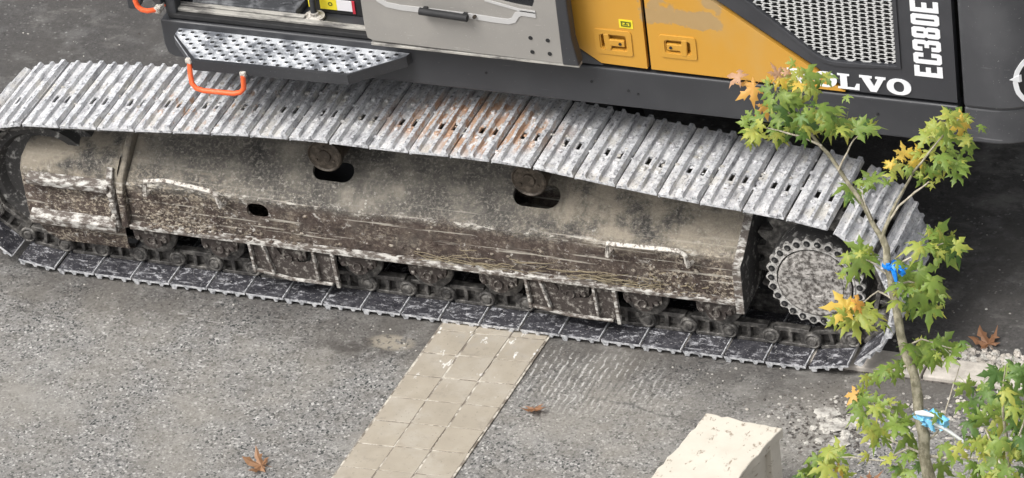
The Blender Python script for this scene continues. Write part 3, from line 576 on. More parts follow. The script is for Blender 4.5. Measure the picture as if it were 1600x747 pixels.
(3.778,-4.591,4.5,-0.53,-0.84,-0.15,-0.01,-0.17,0.98,0.08,'dg'),
(3.763,-4.49,4.39,0.69,0.04,-0.73,0.71,-0.28,0.65,0.055,'dg'),
(3.841,-4.424,4.366,0.56,0.58,0.59,0.15,-0.77,0.63,0.121,'dg'),
(3.874,-4.426,4.374,0.83,0.52,0.18,0.51,-0.85,0.09,0.053,'yg'),
(3.67,-4.504,4.405,0.86,-0.52,0.03,-0.09,-0.09,0.99,0.112,'dg'),
(3.622,-4.543,4.394,0.08,-0.44,-0.89,-0.11,-0.89,0.44,0.091,'dg'),
(3.715,-4.581,4.549,0.83,0.41,-0.39,0.47,-0.12,0.88,0.069,'dg'),
(3.794,-4.458,4.505,0.56,-0.82,-0.12,-0.13,-0.23,0.97,0.046,'g'),
(3.69,-4.674,4.538,0.05,-0.83,-0.56,-0.07,-0.56,0.82,0.099,'dg'),
(3.517,-4.505,4.449,-0.88,-0.45,-0.17,0.22,-0.69,0.69,0.074,'yg'),
(4.011,-4.525,4.323,0.25,0.97,0.09,0.25,-0.15,0.96,0.059,'y'),
(4.012,-4.643,4.32,-0.7,-0.58,0.41,0.67,-0.32,0.67,0.069,'yg'),
(3.988,-4.591,4.334,-0.79,0,0.61,0.6,0.17,0.78,0.057,'y'),
(4.136,-4.372,4.323,-0.45,-0.66,-0.6,0.76,-0.64,0.14,0.081,'yg'),
(4.129,-4.513,4.46,-0.89,0.07,0.45,0.22,-0.79,0.58,0.097,'yg'),
(4.176,-4.426,4.452,0.37,0.93,-0.01,0.3,-0.11,0.95,0.092,'yg'),
(4.148,-4.365,4.434,0.57,0.82,0.05,0.55,-0.42,0.72,0.07,'dg'),
(4.157,-4.357,4.393,0.84,-0.37,-0.4,-0.26,-0.92,0.3,0.091,'yg'),
(4.21,-4.341,4.389,0.99,0.02,0.16,-0.15,-0.26,0.95,0.056,'yg'),
(4.152,-4.4,4.358,0.75,0.42,0.51,-0.13,-0.66,0.74,0.082,'yg'),
(4.23,-4.246,4.3,0.79,0.61,0.05,0.21,-0.35,0.91,0.08,'g'),
(4.214,-4.332,4.258,0.29,-0.48,-0.83,0.7,-0.48,0.53,0.063,'g'),
(4.216,-4.405,4.347,-0.88,-0.09,0.46,0.46,-0.39,0.8,0.096,'yg'),
(4.118,-4.344,4.195,0.3,-0.94,-0.16,0.39,-0.03,0.92,0.103,'yg'),
(4.023,-4.444,4.262,-0.88,0.23,0.4,-0,-0.87,0.5,0.087,'y'),
(4.213,-4.447,4.279,0.95,0.32,0.08,-0.18,0.28,0.94,0.083,'yg'),
(4.212,-4.531,4.265,-0.17,-0.95,-0.26,0.26,-0.3,0.92,0.077,'g'),
(4.113,-4.448,4.21,-0.59,-0.73,0.36,0.58,-0.07,0.81,0.085,'yg'),
(4.083,-4.438,4.15,-0.98,-0.15,-0.1,0.02,-0.63,0.78,0.07,'yg'),
(4.037,-4.373,4.172,0.09,-0.58,-0.81,-0.19,-0.81,0.56,0.068,'yg'),
(4.075,-4.539,4.261,-0.82,-0.53,-0.21,0.17,-0.57,0.8,0.062,'yg'),
(4.175,-4.506,4.295,0.91,-0.21,-0.35,0.19,-0.55,0.81,0.06,'yg'),
(4.087,-4.312,4.313,-0.13,0.78,0.61,0.43,-0.52,0.74,0.086,'yg'),
(4.053,-4.477,4.311,-0.81,-0.24,0.54,0.57,-0.07,0.82,0.086,'yg'),
(4.173,-4.502,4.462,0.76,0.46,-0.45,0.61,-0.29,0.74,0.069,'yg'),
(4.042,-4.567,4.294,-0.23,-0.88,-0.42,0.22,-0.47,0.85,0.053,'g'),
(3.895,-4.594,4.228,0.21,-0.87,-0.44,-0.2,-0.48,0.86,0.083,'g'),
(3.871,-4.715,4.252,0.82,-0.36,-0.44,0.32,-0.34,0.88,0.072,'dg'),
(3.9,-4.683,4.286,0.89,0.46,-0.06,0.4,-0.71,0.58,0.049,'yg'),
(3.984,-4.639,4.284,-0.46,0.58,0.67,0.52,-0.44,0.74,0.068,'g'),
(4.161,-4.577,4.035,0.56,-0.23,-0.8,0.83,0.24,0.51,0.111,'yg'),
(4.133,-4.623,4.073,0.82,0.3,-0.49,0.56,-0.26,0.78,0.081,'yg'),
(4.153,-4.674,4.047,0.03,-0.98,-0.18,0.09,-0.18,0.98,0.068,'yg'),
(4.216,-4.575,3.965,0.71,-0.38,-0.59,0.67,0.1,0.74,0.118,'dg'),
(4.185,-4.681,4.024,0.7,-0.45,-0.56,0.1,-0.71,0.7,0.071,'yg'),
(4.18,-4.521,3.995,0.27,0.71,-0.65,0.86,-0.49,-0.17,0.076,'yg'),
(3.899,-4.698,3.935,-0.96,-0.14,-0.25,-0.28,0.64,0.72,0.092,'g'),
(3.932,-4.847,4.103,-0.98,0.09,0.19,0.12,-0.52,0.85,0.074,'yg'),
(3.879,-4.678,3.947,-0.33,-0.44,-0.84,0.36,-0.88,0.32,0.111,'yg'),
(3.823,-4.749,3.926,-0.95,0.16,0.27,0.24,-0.2,0.95,0.062,'yg'),
(3.907,-4.709,4.007,0.83,-0.31,-0.46,-0.25,-0.95,0.2,0.066,'yg'),
(4.08,-4.832,4.074,0.93,-0.28,-0.22,0.17,-0.19,0.97,0.093,'g'),
(4.144,-4.655,3.878,0.99,-0.12,0.07,-0.12,-0.43,0.89,0.121,'g'),
(4.155,-4.634,3.825,0.98,-0.06,0.17,-0.17,0.11,0.98,0.105,'yg'),
(4.08,-4.673,3.873,0.77,-0.4,-0.5,-0.22,-0.89,0.39,0.08,'g'),
(4.09,-4.73,3.896,-0.81,-0.54,0.22,0.31,-0.08,0.95,0.09,'yg'),
(4.056,-4.689,3.788,-0.63,-0.78,-0.03,0.56,-0.48,0.68,0.105,'dg'),
(4.053,-4.678,3.752,0.75,0.08,-0.66,0.62,-0.44,0.65,0.072,'yg'),
(4.173,-4.892,3.916,0.67,0.57,-0.47,0.71,-0.33,0.62,0.066,'g'),
(4.152,-4.664,3.753,0.86,-0.25,-0.44,-0.02,-0.89,0.46,0.076,'yg'),
(4.013,-4.745,3.897,-0.99,0.12,-0.02,-0.06,-0.32,0.94,0.057,'yg'),
(4.048,-4.798,3.912,0.7,-0.4,-0.59,0.5,-0.31,0.81,0.051,'yg'),
(3.852,-4.955,3.867,-0.49,-0.85,-0.19,0.62,-0.49,0.62,0.098,'yg'),
(3.993,-4.948,3.905,0.51,0.8,0.32,0.24,-0.49,0.84,0.071,'yg'),
(3.905,-5.002,3.936,-0.71,-0.67,-0.22,0.59,-0.74,0.32,0.091,'yg'),
(3.946,-4.841,3.778,0.89,-0.43,-0.14,-0.26,-0.74,0.62,0.102,'yg'),
(3.981,-4.765,3.747,1,0.01,-0.09,0.09,0.07,0.99,0.069,'yg'),
(4.167,-4.863,3.711,0.98,0.19,0.01,0.08,-0.47,0.88,0.109,'g'),
(4.226,-4.712,3.641,0.92,0.22,-0.33,0.38,-0.22,0.9,0.109,'yg'),
(4.324,-4.894,3.807,0.98,0.18,0.08,-0.08,-0.03,1,0.086,'dg'),
(4.156,-4.774,3.624,0.99,-0.02,-0.11,0.08,-0.62,0.78,0.089,'yg'),
(4.193,-4.746,3.625,0.68,-0.48,-0.55,0.55,-0.15,0.82,0.061,'g'),
(4.099,-4.738,3.653,-0.7,-0.3,-0.64,-0.16,-0.81,0.56,0.066,'yg'),
(4.235,-4.938,3.76,0.85,-0.3,-0.44,0.23,-0.54,0.81,0.064,'yg'),
(4.003,-4.876,3.602,-0.73,-0.57,0.38,0.66,-0.74,0.14,0.081,'g'),
(3.967,-4.968,3.636,0.51,-0.55,-0.66,0.59,-0.33,0.74,0.064,'yg'),
(4.057,-4.822,3.613,-0.37,-0.87,-0.32,0.58,-0.49,0.65,0.076,'g'),
(4.07,-5.035,3.742,-0.41,-0.85,-0.34,0.17,-0.44,0.88,0.048,'yg'),
(4.108,-5.001,3.745,0.82,-0.57,-0.01,-0.31,-0.46,0.83,0.053,'dg'),
(3.949,-5.023,3.59,0.91,-0.3,-0.27,0.18,-0.31,0.93,0.081,'g'),
(4.057,-5.149,3.641,0.41,-0.84,-0.35,0.07,-0.35,0.93,0.083,'yg'),
(3.911,-4.962,3.497,-0,-0.77,-0.64,0.03,-0.64,0.77,0.099,'g'),
(3.95,-5.003,3.464,0.6,-0.71,-0.37,0.08,-0.42,0.91,0.066,'yg'),
(4.008,-4.936,3.433,0.69,0.14,-0.71,0.72,-0.26,0.65,0.055,'yg'),
(3.957,-4.995,3.61,0.12,0.82,0.56,0.59,-0.51,0.62,0.061,'yg'),
(4.089,-5.075,3.639,0.4,0.76,0.51,-0.2,-0.47,0.86,0.062,'yg'),
(4.095,-5.169,3.446,-0.94,0.34,-0.03,-0.13,-0.28,0.95,0.086,'yg'),
(4.12,-5.057,3.588,0.73,-0.31,-0.61,0.4,-0.54,0.74,0.096,'g'),
(3.968,-4.986,3.421,0.02,-0.75,-0.67,0.11,-0.66,0.74,0.058,'yg'),
(4.162,-5.114,3.588,0.77,-0.07,-0.64,0.19,-0.92,0.33,0.068,'g'),
(4.003,-5.134,3.416,-0.13,-0.98,-0.13,0.69,-0.18,0.7,0.079,'yg'),
(3.857,-5.167,3.406,-0.88,-0.43,0.19,0.42,-0.56,0.71,0.072,'yg'),
(3.832,-5.353,3.474,0.47,-0.75,-0.47,0.14,-0.46,0.88,0.064,'g'),
(3.95,-5.243,3.436,0.77,-0.64,-0.08,0.11,0.01,0.99,0.085,'yg'),
(3.951,-5.206,3.377,0.96,-0.08,0.25,-0.18,-0.9,0.4,0.073,'yg'),
(3.864,-5.195,3.339,-0.47,-0.83,-0.29,-0.24,-0.19,0.95,0.09,'yg'),
(3.755,-5.207,3.33,-0.79,-0.6,0.1,0.17,-0.05,0.98,0.084,'dg'),
(3.862,-5.337,3.438,0.39,-0.85,-0.36,0.35,-0.23,0.91,0.082,'dg'),
(4.157,-5.087,3.413,-0.06,-0.93,-0.36,0.01,-0.36,0.93,0.077,'g'),
(4.143,-5.004,3.288,-0.5,-0.83,-0.25,0.3,-0.44,0.85,0.055,'dg'),
(4.359,-5.13,3.5,0.77,-0.45,-0.45,0.1,-0.61,0.78,0.096,'yg'),
(4.171,-5.195,3.395,-0.76,-0.58,-0.3,-0.38,0.02,0.92,0.068,'yg'),
(4.219,-4.896,3.425,-0.31,-0.78,-0.54,-0.04,-0.56,0.83,0.086,'g'),
(4.124,-5.174,3.413,-0.73,-0.65,0.21,0.27,0.01,0.96,0.068,'dg')]
SHRUB_LEAVES=[(4.62,-5.48,3.822,0.09,-0.77,-0.64,0.24,-0.61,0.76,0.147,'g'),
(4.586,-4.994,3.685,0.05,-0.97,-0.22,0.33,-0.2,0.92,0.145,'g'),
(4.66,-5.274,3.956,0.57,-0.36,-0.74,0.74,-0.17,0.65,0.117,'dg'),
(4.628,-5.357,3.711,0.08,-0.75,-0.66,0.62,-0.48,0.62,0.123,'yg'),
(4.568,-5.145,3.811,0.34,-0.76,-0.56,0.78,-0.11,0.62,0.105,'g'),
(4.49,-5.464,3.595,-0.54,-0.83,-0.15,0.07,-0.22,0.97,0.133,'dg'),
(4.601,-5.462,3.635,-0.28,-0.96,-0.06,0.25,-0.13,0.96,0.129,'g'),
(4.417,-5.21,3.765,0.64,-0.76,-0.09,0.23,0.08,0.97,0.137,'g'),
(4.726,-5.377,3.594,0.08,-1,-0.01,-0.36,-0.03,0.93,0.138,'dg'),
(4.528,-5.095,3.846,0.39,-0.87,-0.3,-0.47,-0.47,0.75,0.132,'g'),
(4.61,-5.098,3.644,-0.55,-0.77,-0.33,0.64,-0.64,0.43,0.153,'g'),
(4.543,-5.482,3.589,-0.05,-1,-0.01,-0.19,-0,0.98,0.106,'yg'),
(4.507,-5.133,3.844,-0.14,-0.93,-0.33,0.51,-0.36,0.78,0.135,'dg'),
(4.488,-5.151,3.709,0.34,-0.69,-0.64,0.77,-0.19,0.61,0.105,'g'),
(4.514,-5.436,3.684,0.56,-0.81,-0.19,0.47,0.12,0.87,0.104,'g'),
(4.539,-5.463,3.796,0.54,-0.27,-0.8,0.19,-0.89,0.42,0.124,'yg'),
(4.576,-5.061,3.591,-0.07,-0.71,-0.7,-0.35,-0.64,0.68,0.124,'dg'),
(4.394,-5.207,3.395,-0.09,-0.64,-0.76,0.46,-0.71,0.54,0.155,'g'),
(4.549,-5.449,3.887,-0.46,-0.34,-0.82,0.34,-0.92,0.19,0.144,'g'),
(4.497,-5.405,3.994,0.39,-0.09,-0.92,0.6,-0.73,0.33,0.124,'g'),
(4.512,-5.23,3.779,0.68,-0.53,-0.5,0.23,-0.49,0.84,0.107,'g'),
(4.508,-4.926,3.73,-0.07,-0.71,-0.7,0.55,-0.61,0.57,0.124,'dg'),
(4.697,-5.285,3.736,-0.78,-0.59,0.22,0.1,0.22,0.97,0.132,'dg'),
(4.51,-4.969,3.58,0.07,-0.92,-0.38,0.29,-0.34,0.89,0.117,'yg'),
(4.518,-5.407,3.642,0.81,-0.23,-0.55,0.59,0.23,0.77,0.15,'g'),
(4.699,-5.369,3.727,0.72,-0.19,-0.66,0.63,-0.21,0.75,0.124,'g'),
(4.479,-4.968,3.609,0.3,-0.83,-0.47,0.25,-0.4,0.88,0.143,'g'),
(4.69,-5.388,3.743,0.5,-0.67,-0.55,-0.05,-0.66,0.75,0.117,'yg'),
(4.645,-5.071,3.788,-0.17,-0.95,-0.27,0.06,-0.28,0.96,0.128,'g'),
(4.562,-5.14,3.732,0.43,-0.76,-0.49,-0.11,-0.58,0.81,0.15,'g'),
(4.435,-5.225,3.694,0.65,-0.74,-0.17,-0.14,-0.33,0.93,0.117,'dg'),
(4.553,-5.349,3.707,0.4,-0.91,-0.13,-0.01,-0.15,0.99,0.11,'g'),
(4.712,-5.329,3.667,0.06,-0.77,-0.64,0.93,-0.18,0.31,0.137,'dg'),
(4.662,-5.53,3.648,0.33,-0.76,-0.56,0.41,-0.42,0.81,0.126,'dg'),
(4.704,-5.261,3.997,0.07,-0.75,-0.66,0.17,-0.65,0.74,0.134,'dg'),
(4.428,-4.972,3.676,0.58,-0.81,-0.03,0.25,0.13,0.96,0.109,'dg'),
(4.592,-5.185,3.39,-0.35,-0.67,-0.65,0.01,-0.7,0.72,0.142,'dg'),
(4.497,-5.204,3.521,-0.72,-0.58,-0.39,0.01,-0.56,0.83,0.15,'g'),
(4.656,-5.126,3.887,0.11,-0.12,-0.99,0.87,-0.47,0.16,0.128,'dg'),
(4.478,-5.107,3.509,0.88,-0.44,-0.16,0.13,-0.08,0.99,0.136,'yg'),
(4.506,-5.383,3.914,0.25,-0.65,-0.71,-0.22,-0.76,0.62,0.123,'dg'),
(4.537,-5.009,3.523,-0.34,-0.9,-0.28,-0.36,-0.15,0.92,0.129,'g'),
(4.616,-5.164,3.909,0.1,-0.88,-0.46,0.46,-0.37,0.81,0.133,'dg'),
(4.676,-5.183,3.882,-0.43,-0.74,-0.52,-0.42,-0.35,0.84,0.142,'g'),
(4.538,-5.359,3.937,-0.48,-0.73,-0.49,-0.12,-0.5,0.86,0.117,'dg'),
(4.63,-5.477,3.705,-0.57,-0.44,-0.69,-0.29,-0.68,0.67,0.119,'g'),
(4.645,-5.164,3.734,0.72,-0.43,-0.55,0.36,-0.45,0.82,0.137,'g'),
(4.583,-5.085,3.403,0.45,-0.58,-0.68,0.46,-0.49,0.74,0.116,'dg'),
(4.543,-5.11,3.685,-0.08,-0.6,-0.79,0.27,-0.78,0.57,0.111,'g'),
(4.594,-5.221,3.386,0.91,-0.4,-0.11,0.12,-0.02,0.99,0.119,'g'),
(4.642,-5.569,3.673,0.36,-0.91,-0.21,0.36,-0.07,0.93,0.143,'g'),
(4.529,-5.142,3.706,-0.69,-0.54,-0.48,0.38,-0.84,0.4,0.146,'g'),
(4.585,-5.51,3.677,-0.02,-0.99,-0.15,0.14,-0.15,0.98,0.116,'yg'),
(4.545,-5.032,3.472,-0.13,-0.94,-0.31,0.45,-0.34,0.83,0.121,'g'),
(4.631,-5.341,3.814,-0.18,-0.98,0.02,0.67,-0.11,0.74,0.112,'dg'),
(4.513,-5.293,3.919,-0.15,-0.69,-0.71,-0.29,-0.65,0.7,0.105,'g'),
(4.448,-5.243,3.633,0.4,-0.8,-0.44,0.51,-0.21,0.84,0.136,'g'),
(4.575,-5.112,3.762,0.72,-0.6,-0.36,0.2,-0.32,0.93,0.128,'g'),
(4.681,-5.414,3.799,0.37,-0.92,-0.15,-0.19,-0.23,0.95,0.104,'dg'),
(4.588,-5.346,3.482,-0.38,-0.92,-0.04,0.73,-0.33,0.6,0.129,'dg'),
(4.485,-5.142,3.406,0.81,-0.57,-0.12,0.12,-0.03,0.99,0.151,'yg'),
(4.457,-5.024,3.526,-0.52,-0.83,0.18,0.39,-0.04,0.92,0.116,'g'),
(4.476,-5.106,3.517,-0.5,-0.82,-0.28,0.48,-0.53,0.7,0.15,'dg'),
(4.49,-5.083,3.45,-0.25,-0.63,-0.73,0.18,-0.78,0.6,0.116,'yg'),
(4.669,-5.274,3.915,0.61,0.74,0.28,0.25,-0.51,0.82,0.097,'dg'),
(4.533,-5.049,3.72,0.86,-0.29,-0.42,0.5,0.3,0.82,0.086,'dg'),
(4.527,-5.48,3.64,0.32,-0.7,-0.64,-0.01,-0.68,0.73,0.093,'dg'),
(4.599,-5.254,3.514,-0.66,-0.69,0.3,0.53,-0.14,0.84,0.102,'yg'),
(4.699,-5.176,3.456,0.27,-0.62,-0.73,0.52,-0.54,0.66,0.113,'dg'),
(4.451,-4.98,3.739,0.68,0.72,0.15,0.13,-0.31,0.94,0.095,'g'),
(4.486,-5.05,3.805,-0.27,-0.96,-0.09,0.76,-0.27,0.6,0.078,'dg'),
(4.552,-5.45,3.786,0.62,-0.67,-0.4,-0.12,-0.59,0.8,0.09,'yg'),
(4.538,-5.023,3.556,-0.23,-0.86,0.45,0.9,-0.02,0.44,0.102,'dg'),
(4.374,-5.178,3.363,-0.94,-0.22,-0.27,-0.26,-0.08,0.96,0.082,'yg'),
(4.521,-5.394,3.869,-0.11,-0.99,-0.03,0.83,-0.11,0.55,0.121,'dg'),
(4.325,-5.005,3.665,0.72,-0.55,-0.43,-0.21,-0.75,0.62,0.064,'yg'),
(4.542,-5.198,3.698,0.19,-0.82,-0.53,0.45,-0.41,0.79,0.09,'yg'),
(4.584,-5.123,3.874,-0.72,0.61,0.34,-0.09,-0.56,0.82,0.102,'dg'),
(4.62,-5.067,3.549,-0.86,-0.14,0.5,0.49,0.09,0.87,0.109,'dg'),
(4.648,-5.369,3.896,0.46,-0.83,-0.32,0.19,-0.26,0.95,0.092,'yg'),
(4.458,-5.205,3.486,0.49,-0.64,-0.6,-0.11,-0.72,0.68,0.092,'yg'),
(4.661,-5.308,3.693,-0.12,-0.93,-0.34,0.16,-0.35,0.92,0.086,'yg'),
(4.653,-5.438,3.764,-0.5,-0.64,-0.58,-0.43,-0.4,0.81,0.072,'yg'),
(4.467,-5.004,3.62,0.09,-0.94,-0.34,-0.12,-0.35,0.93,0.103,'yg'),
(4.627,-5.45,3.811,0.48,-0.53,-0.7,-0.65,-0.75,0.12,0.089,'dg'),
(4.68,-5.385,3.743,-0.39,-0.5,-0.77,-0.22,-0.76,0.61,0.115,'dg'),
(4.536,-5.27,3.443,0.74,-0.34,-0.58,0.6,-0.06,0.8,0.086,'dg'),
(4.621,-4.93,3.722,-0.42,-0.55,-0.72,0.09,-0.81,0.58,0.105,'dg'),
(4.478,-5.278,3.898,0.83,-0.01,-0.56,0.55,0.19,0.82,0.077,'dg'),
(4.553,-5.482,3.71,0.33,-0.85,-0.42,0.06,-0.42,0.9,0.092,'g'),
(4.549,-5.45,3.741,0.75,-0.58,-0.32,0.2,-0.27,0.94,0.068,'yg'),
(4.595,-5.005,3.697,-0.55,-0.7,-0.46,0.13,-0.62,0.77,0.104,'dg'),
(4.466,-4.97,3.625,-0.82,-0.22,0.53,0.57,-0.42,0.71,0.08,'dg'),
(4.482,-5.121,3.367,-0.85,-0.38,-0.37,0.08,-0.77,0.63,0.066,'g'),
(4.666,-5.176,3.759,0.05,-0.89,-0.46,0.64,-0.32,0.7,0.105,'yg'),
(4.595,-5.217,3.474,0.7,-0.04,-0.72,0.72,0.03,0.7,0.088,'dg'),
(4.701,-5.532,3.607,0.88,0.31,0.36,-0.07,-0.68,0.73,0.075,'g'),
(4.545,-5.225,3.348,0.26,-0.83,-0.5,0.16,-0.48,0.87,0.089,'dg'),
(4.617,-5.336,3.939,0.75,-0.61,-0.25,0.04,-0.34,0.94,0.089,'yg'),
(4.579,-5.515,3.689,-0.96,0.06,0.27,0.25,-0.24,0.94,0.09,'yg'),
(4.579,-5.296,3.674,-0.6,-0.53,-0.59,-0.42,-0.42,0.8,0.07,'yg'),
(4.523,-5.022,3.598,-0.3,-0.82,-0.48,-0.59,-0.24,0.77,0.097,'dg'),
(4.452,-5.132,3.777,-0.14,-0.91,-0.39,0.33,-0.41,0.85,0.071,'yg'),
(4.608,-5.236,3.827,0.95,0.31,0.02,0.19,-0.63,0.76,0.066,'dg'),
(4.706,-5.402,3.77,-0.71,-0.68,0.18,0.27,-0.02,0.96,0.067,'dg'),
(4.63,-5.37,3.486,-0.93,-0.33,-0.19,-0.2,0.01,0.98,0.098,'dg'),
(4.53,-5.25,3.505,-0.37,-0.77,-0.52,0.09,-0.59,0.8,0.123,'yg'),
(4.478,-5.138,3.588,-0.54,0.38,0.75,0.37,-0.69,0.62,0.06,'yg'),
(4.521,-5.085,3.446,0.87,-0.27,-0.41,0.32,-0.32,0.89,0.076,'yg')]
TREE_BRANCHES=[[(4.343,-5.396,2.889,0.0393),(4.291,-5.235,3.139,0.0382),(4.23,-5.115,3.339,0.0359),(4.194,-5.035,3.468,0.0335),(4.157,-4.966,3.585,0.0301),(4.095,-4.892,3.723,0.0278),(4.06,-4.836,3.821,0.0254),(4.033,-4.791,3.899,0.0243),(3.998,-4.735,3.996,0.0231),(3.97,-4.689,4.074,0.0208)],
[(3.97,-4.692,4.071,0.0197),(3.901,-4.65,4.165,0.0162),(3.824,-4.617,4.253,0.0139),(3.752,-4.584,4.338,0.0127),(3.687,-4.564,4.4,0.0104),(3.63,-4.556,4.443,0.0081),(3.573,-4.533,4.504,0.0058),(3.534,-4.501,4.567,0.0046)],
[(3.97,-4.692,4.071,0.0162),(3.994,-4.642,4.144,0.0116),(4.026,-4.591,4.212,0.0092),(4.059,-4.544,4.275,0.0081),(4.106,-4.495,4.332,0.0069),(4.16,-4.439,4.394,0.0046),(4.197,-4.409,4.432,0.0035)],
[(3.978,-4.661,4.107,0.0093),(4.021,-4.629,4.175,0.0069),(4.079,-4.602,4.227,0.0069),(4.129,-4.587,4.268,0.0046)],
[(3.796,-4.611,4.289,0.0081),(3.827,-4.585,4.355,0.0058),(3.851,-4.574,4.405,0.0046),(3.893,-4.561,4.447,0.0035)],
[(3.73,-4.583,4.368,0.0081),(3.659,-4.569,4.389,0.007),(3.594,-4.564,4.394,0.0058),(3.516,-4.562,4.405,0.0035)],
[(3.928,-4.669,4.128,0.0058),(3.903,-4.653,4.181,0.0046),(3.886,-4.633,4.232,0.0035)],
[(4.005,-4.746,3.977,0.0093),(4.068,-4.694,3.996,0.0069),(4.126,-4.644,4.015,0.0058),(4.174,-4.61,4.021,0.0035)],
[(4.007,-4.759,3.958,0.0081),(3.957,-4.757,4,0.0058),(3.908,-4.766,4.027,0.0035)],
[(4.04,-4.802,3.879,0.0081),(3.973,-4.786,3.901,0.0058),(3.928,-4.805,3.864,0.0046),(3.891,-4.818,3.829,0.0035)],
[(4.03,-4.778,3.918,0.0081),(4.075,-4.734,3.922,0.0058),(4.124,-4.712,3.897,0.0046),(4.165,-4.692,3.872,0.0035)],
[(4.085,-4.889,3.733,0.0081),(4.148,-4.851,3.759,0.0058),(4.217,-4.845,3.737,0.0046),(4.268,-4.84,3.726,0.0035)],
[(4.109,-4.915,3.684,0.0081),(4.07,-4.934,3.663,0.0058),(4.017,-4.95,3.655,0.0035)],
[(4.181,-5.013,3.507,0.0104),(4.118,-5.038,3.544,0.0081),(4.04,-5.054,3.601,0.0058),(3.985,-5.092,3.615,0.0035)],
[(4.207,-5.073,3.411,0.0116),(4.141,-5.061,3.42,0.0093),(4.08,-5.047,3.429,0.0058),(4.028,-5.036,3.43,0.0046)],
[(4.207,-5.075,3.407,0.0116),(4.308,-5.06,3.4,0.0104),(4.421,-5.035,3.4,0.0081),(4.511,-5.013,3.41,0.0058)],
[(4.148,-5.081,3.436,0.0069),(4.061,-5.121,3.393,0.0046),(3.945,-5.135,3.402,0.0046),(3.865,-5.147,3.392,0.0035)],
[(4.206,-5.045,3.448,0.0069),(4.251,-4.996,3.483,0.0058),(4.256,-4.954,3.534,0.0046),(4.271,-4.891,3.606,0.0046),(4.284,-4.843,3.66,0.0035),(4.225,-4.83,3.713,0.0023)]]
SHRUB_BRANCHES=[[(4.732,-5.61,3.074,0.0181),(4.651,-5.437,3.358,0.0158),(4.599,-5.317,3.552,0.0136),(4.569,-5.237,3.678,0.0102),(4.541,-5.166,3.791,0.0068),(4.54,-5.099,3.882,0.0034)],
[(4.607,-5.332,3.527,0.0079),(4.52,-5.241,3.616,0.0068),(4.448,-5.159,3.686,0.0045),(4.4,-5.101,3.707,0.0034)],
[(4.588,-5.284,3.602,0.0079),(4.632,-5.221,3.732,0.0056),(4.652,-5.167,3.864,0.0034)],
[(4.644,-5.426,3.377,0.0079),(4.534,-5.366,3.484,0.0068),(4.469,-5.302,3.568,0.0045)],
[(4.635,-5.402,3.414,0.0079),(4.701,-5.337,3.519,0.0056),(4.716,-5.29,3.628,0.0034)]]
RIB1=(4.003,-4.738,3.988)
RIB2=(4.175,-4.998,3.53)
STRAP=(4.337,-4.984,3.448)
# ================================================================== SETTING
g = MB(); g.add([(-400, -400, 0), (400, -400, 0), (400, 400, 0), (-400, 400, 0)], [(0, 1, 2, 3)])
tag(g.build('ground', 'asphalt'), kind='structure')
# tile strip let into the asphalt
E1, E2, T0 = Vector((0.193, 0.012, 0)), Vector((0.0085, 0.196, 0)), Vector((0.008, -0.36, 0))
a, b = T0 + E2 * -11.03 - E1 * 0.03, T0 + E2 * 7.03 - E1 * 0.03
w3 = E1 * 3.06
g = MB(); g.prism([(0, 0), (1, 0), (1, 1), (0, 1)], lambda u, v, d: tuple(a + w3 * u + (b - a) * v + Vector((0, 0, d))), 0.0085, -0.05)
strip = tag(g.build('tile_strip', 'grout'), kind='structure')
tmesh = []
for k in range(4):
    g = MB(); q = random.Random(k); h = 0.0125
    j = lambda: q.uniform(-0.0025, 0.0025)
    P = [E1 * u_ + E2 * v_ for u_, v_ in ((0.021, 0.014), (0.979, 0.014), (0.979, 0.986), (0.021, 0.986))]
    P = [(p.x + j(), p.y + j()) for p in P]
    g.prism(P, lambda u, v, d: (u, v, d), h, -0.02); o = g.build('tile', 'tile', strip, bevel=0.003)
    tmesh.append(o)
first = {id(t): True for t in tmesh}
for r_ in range(-11, 7):
    for c_ in range(3):
        t = rnd.choice(tmesh)
        if first[id(t)]: o = t; first[id(t)] = False
        else: o = copy(t, strip)
        p = T0 + E1 * c_ + E2 * r_ + (E1 * 0.0)
        o.location = (p.x, p.y, rnd.uniform(-0.003, 0.0015)); o.rotation_euler = (rnd.uniform(-.010, .010), rnd.uniform(-.010, .010), rnd.uniform(-.008, .008))
# kerb slabs behind the sprocket
g = MB(); g.box(1.2, 6.0, -0.245, -0.065, -0.05, 0.006); kerb = tag(g.build('kerb', 'soil'), kind='structure')
for i in range(11):
    x0 = 1.25 + i * 0.43; g = MB(); g.box(x0, x0 + 0.42, -0.238, -0.072, -0.03, 0.03); g.build('kerb_slab', 'kerb', kerb, bevel=0.008)

# ================================================================== EXCAVATOR
EX = empty('excavator', (0, 1.37, 0)); EXI = Matrix.Translation((0, -1.37, 0))
tag(EX, 'amber and charcoal crawler excavator with chalk-dusted track standing on asphalt', 'excavator')
def part(mb, name, mats, parent=None, **k):
    o = mb.build(name, mats, parent or EX, **k)
    if parent is None: o.matrix_parent_inverse = EXI
    return o
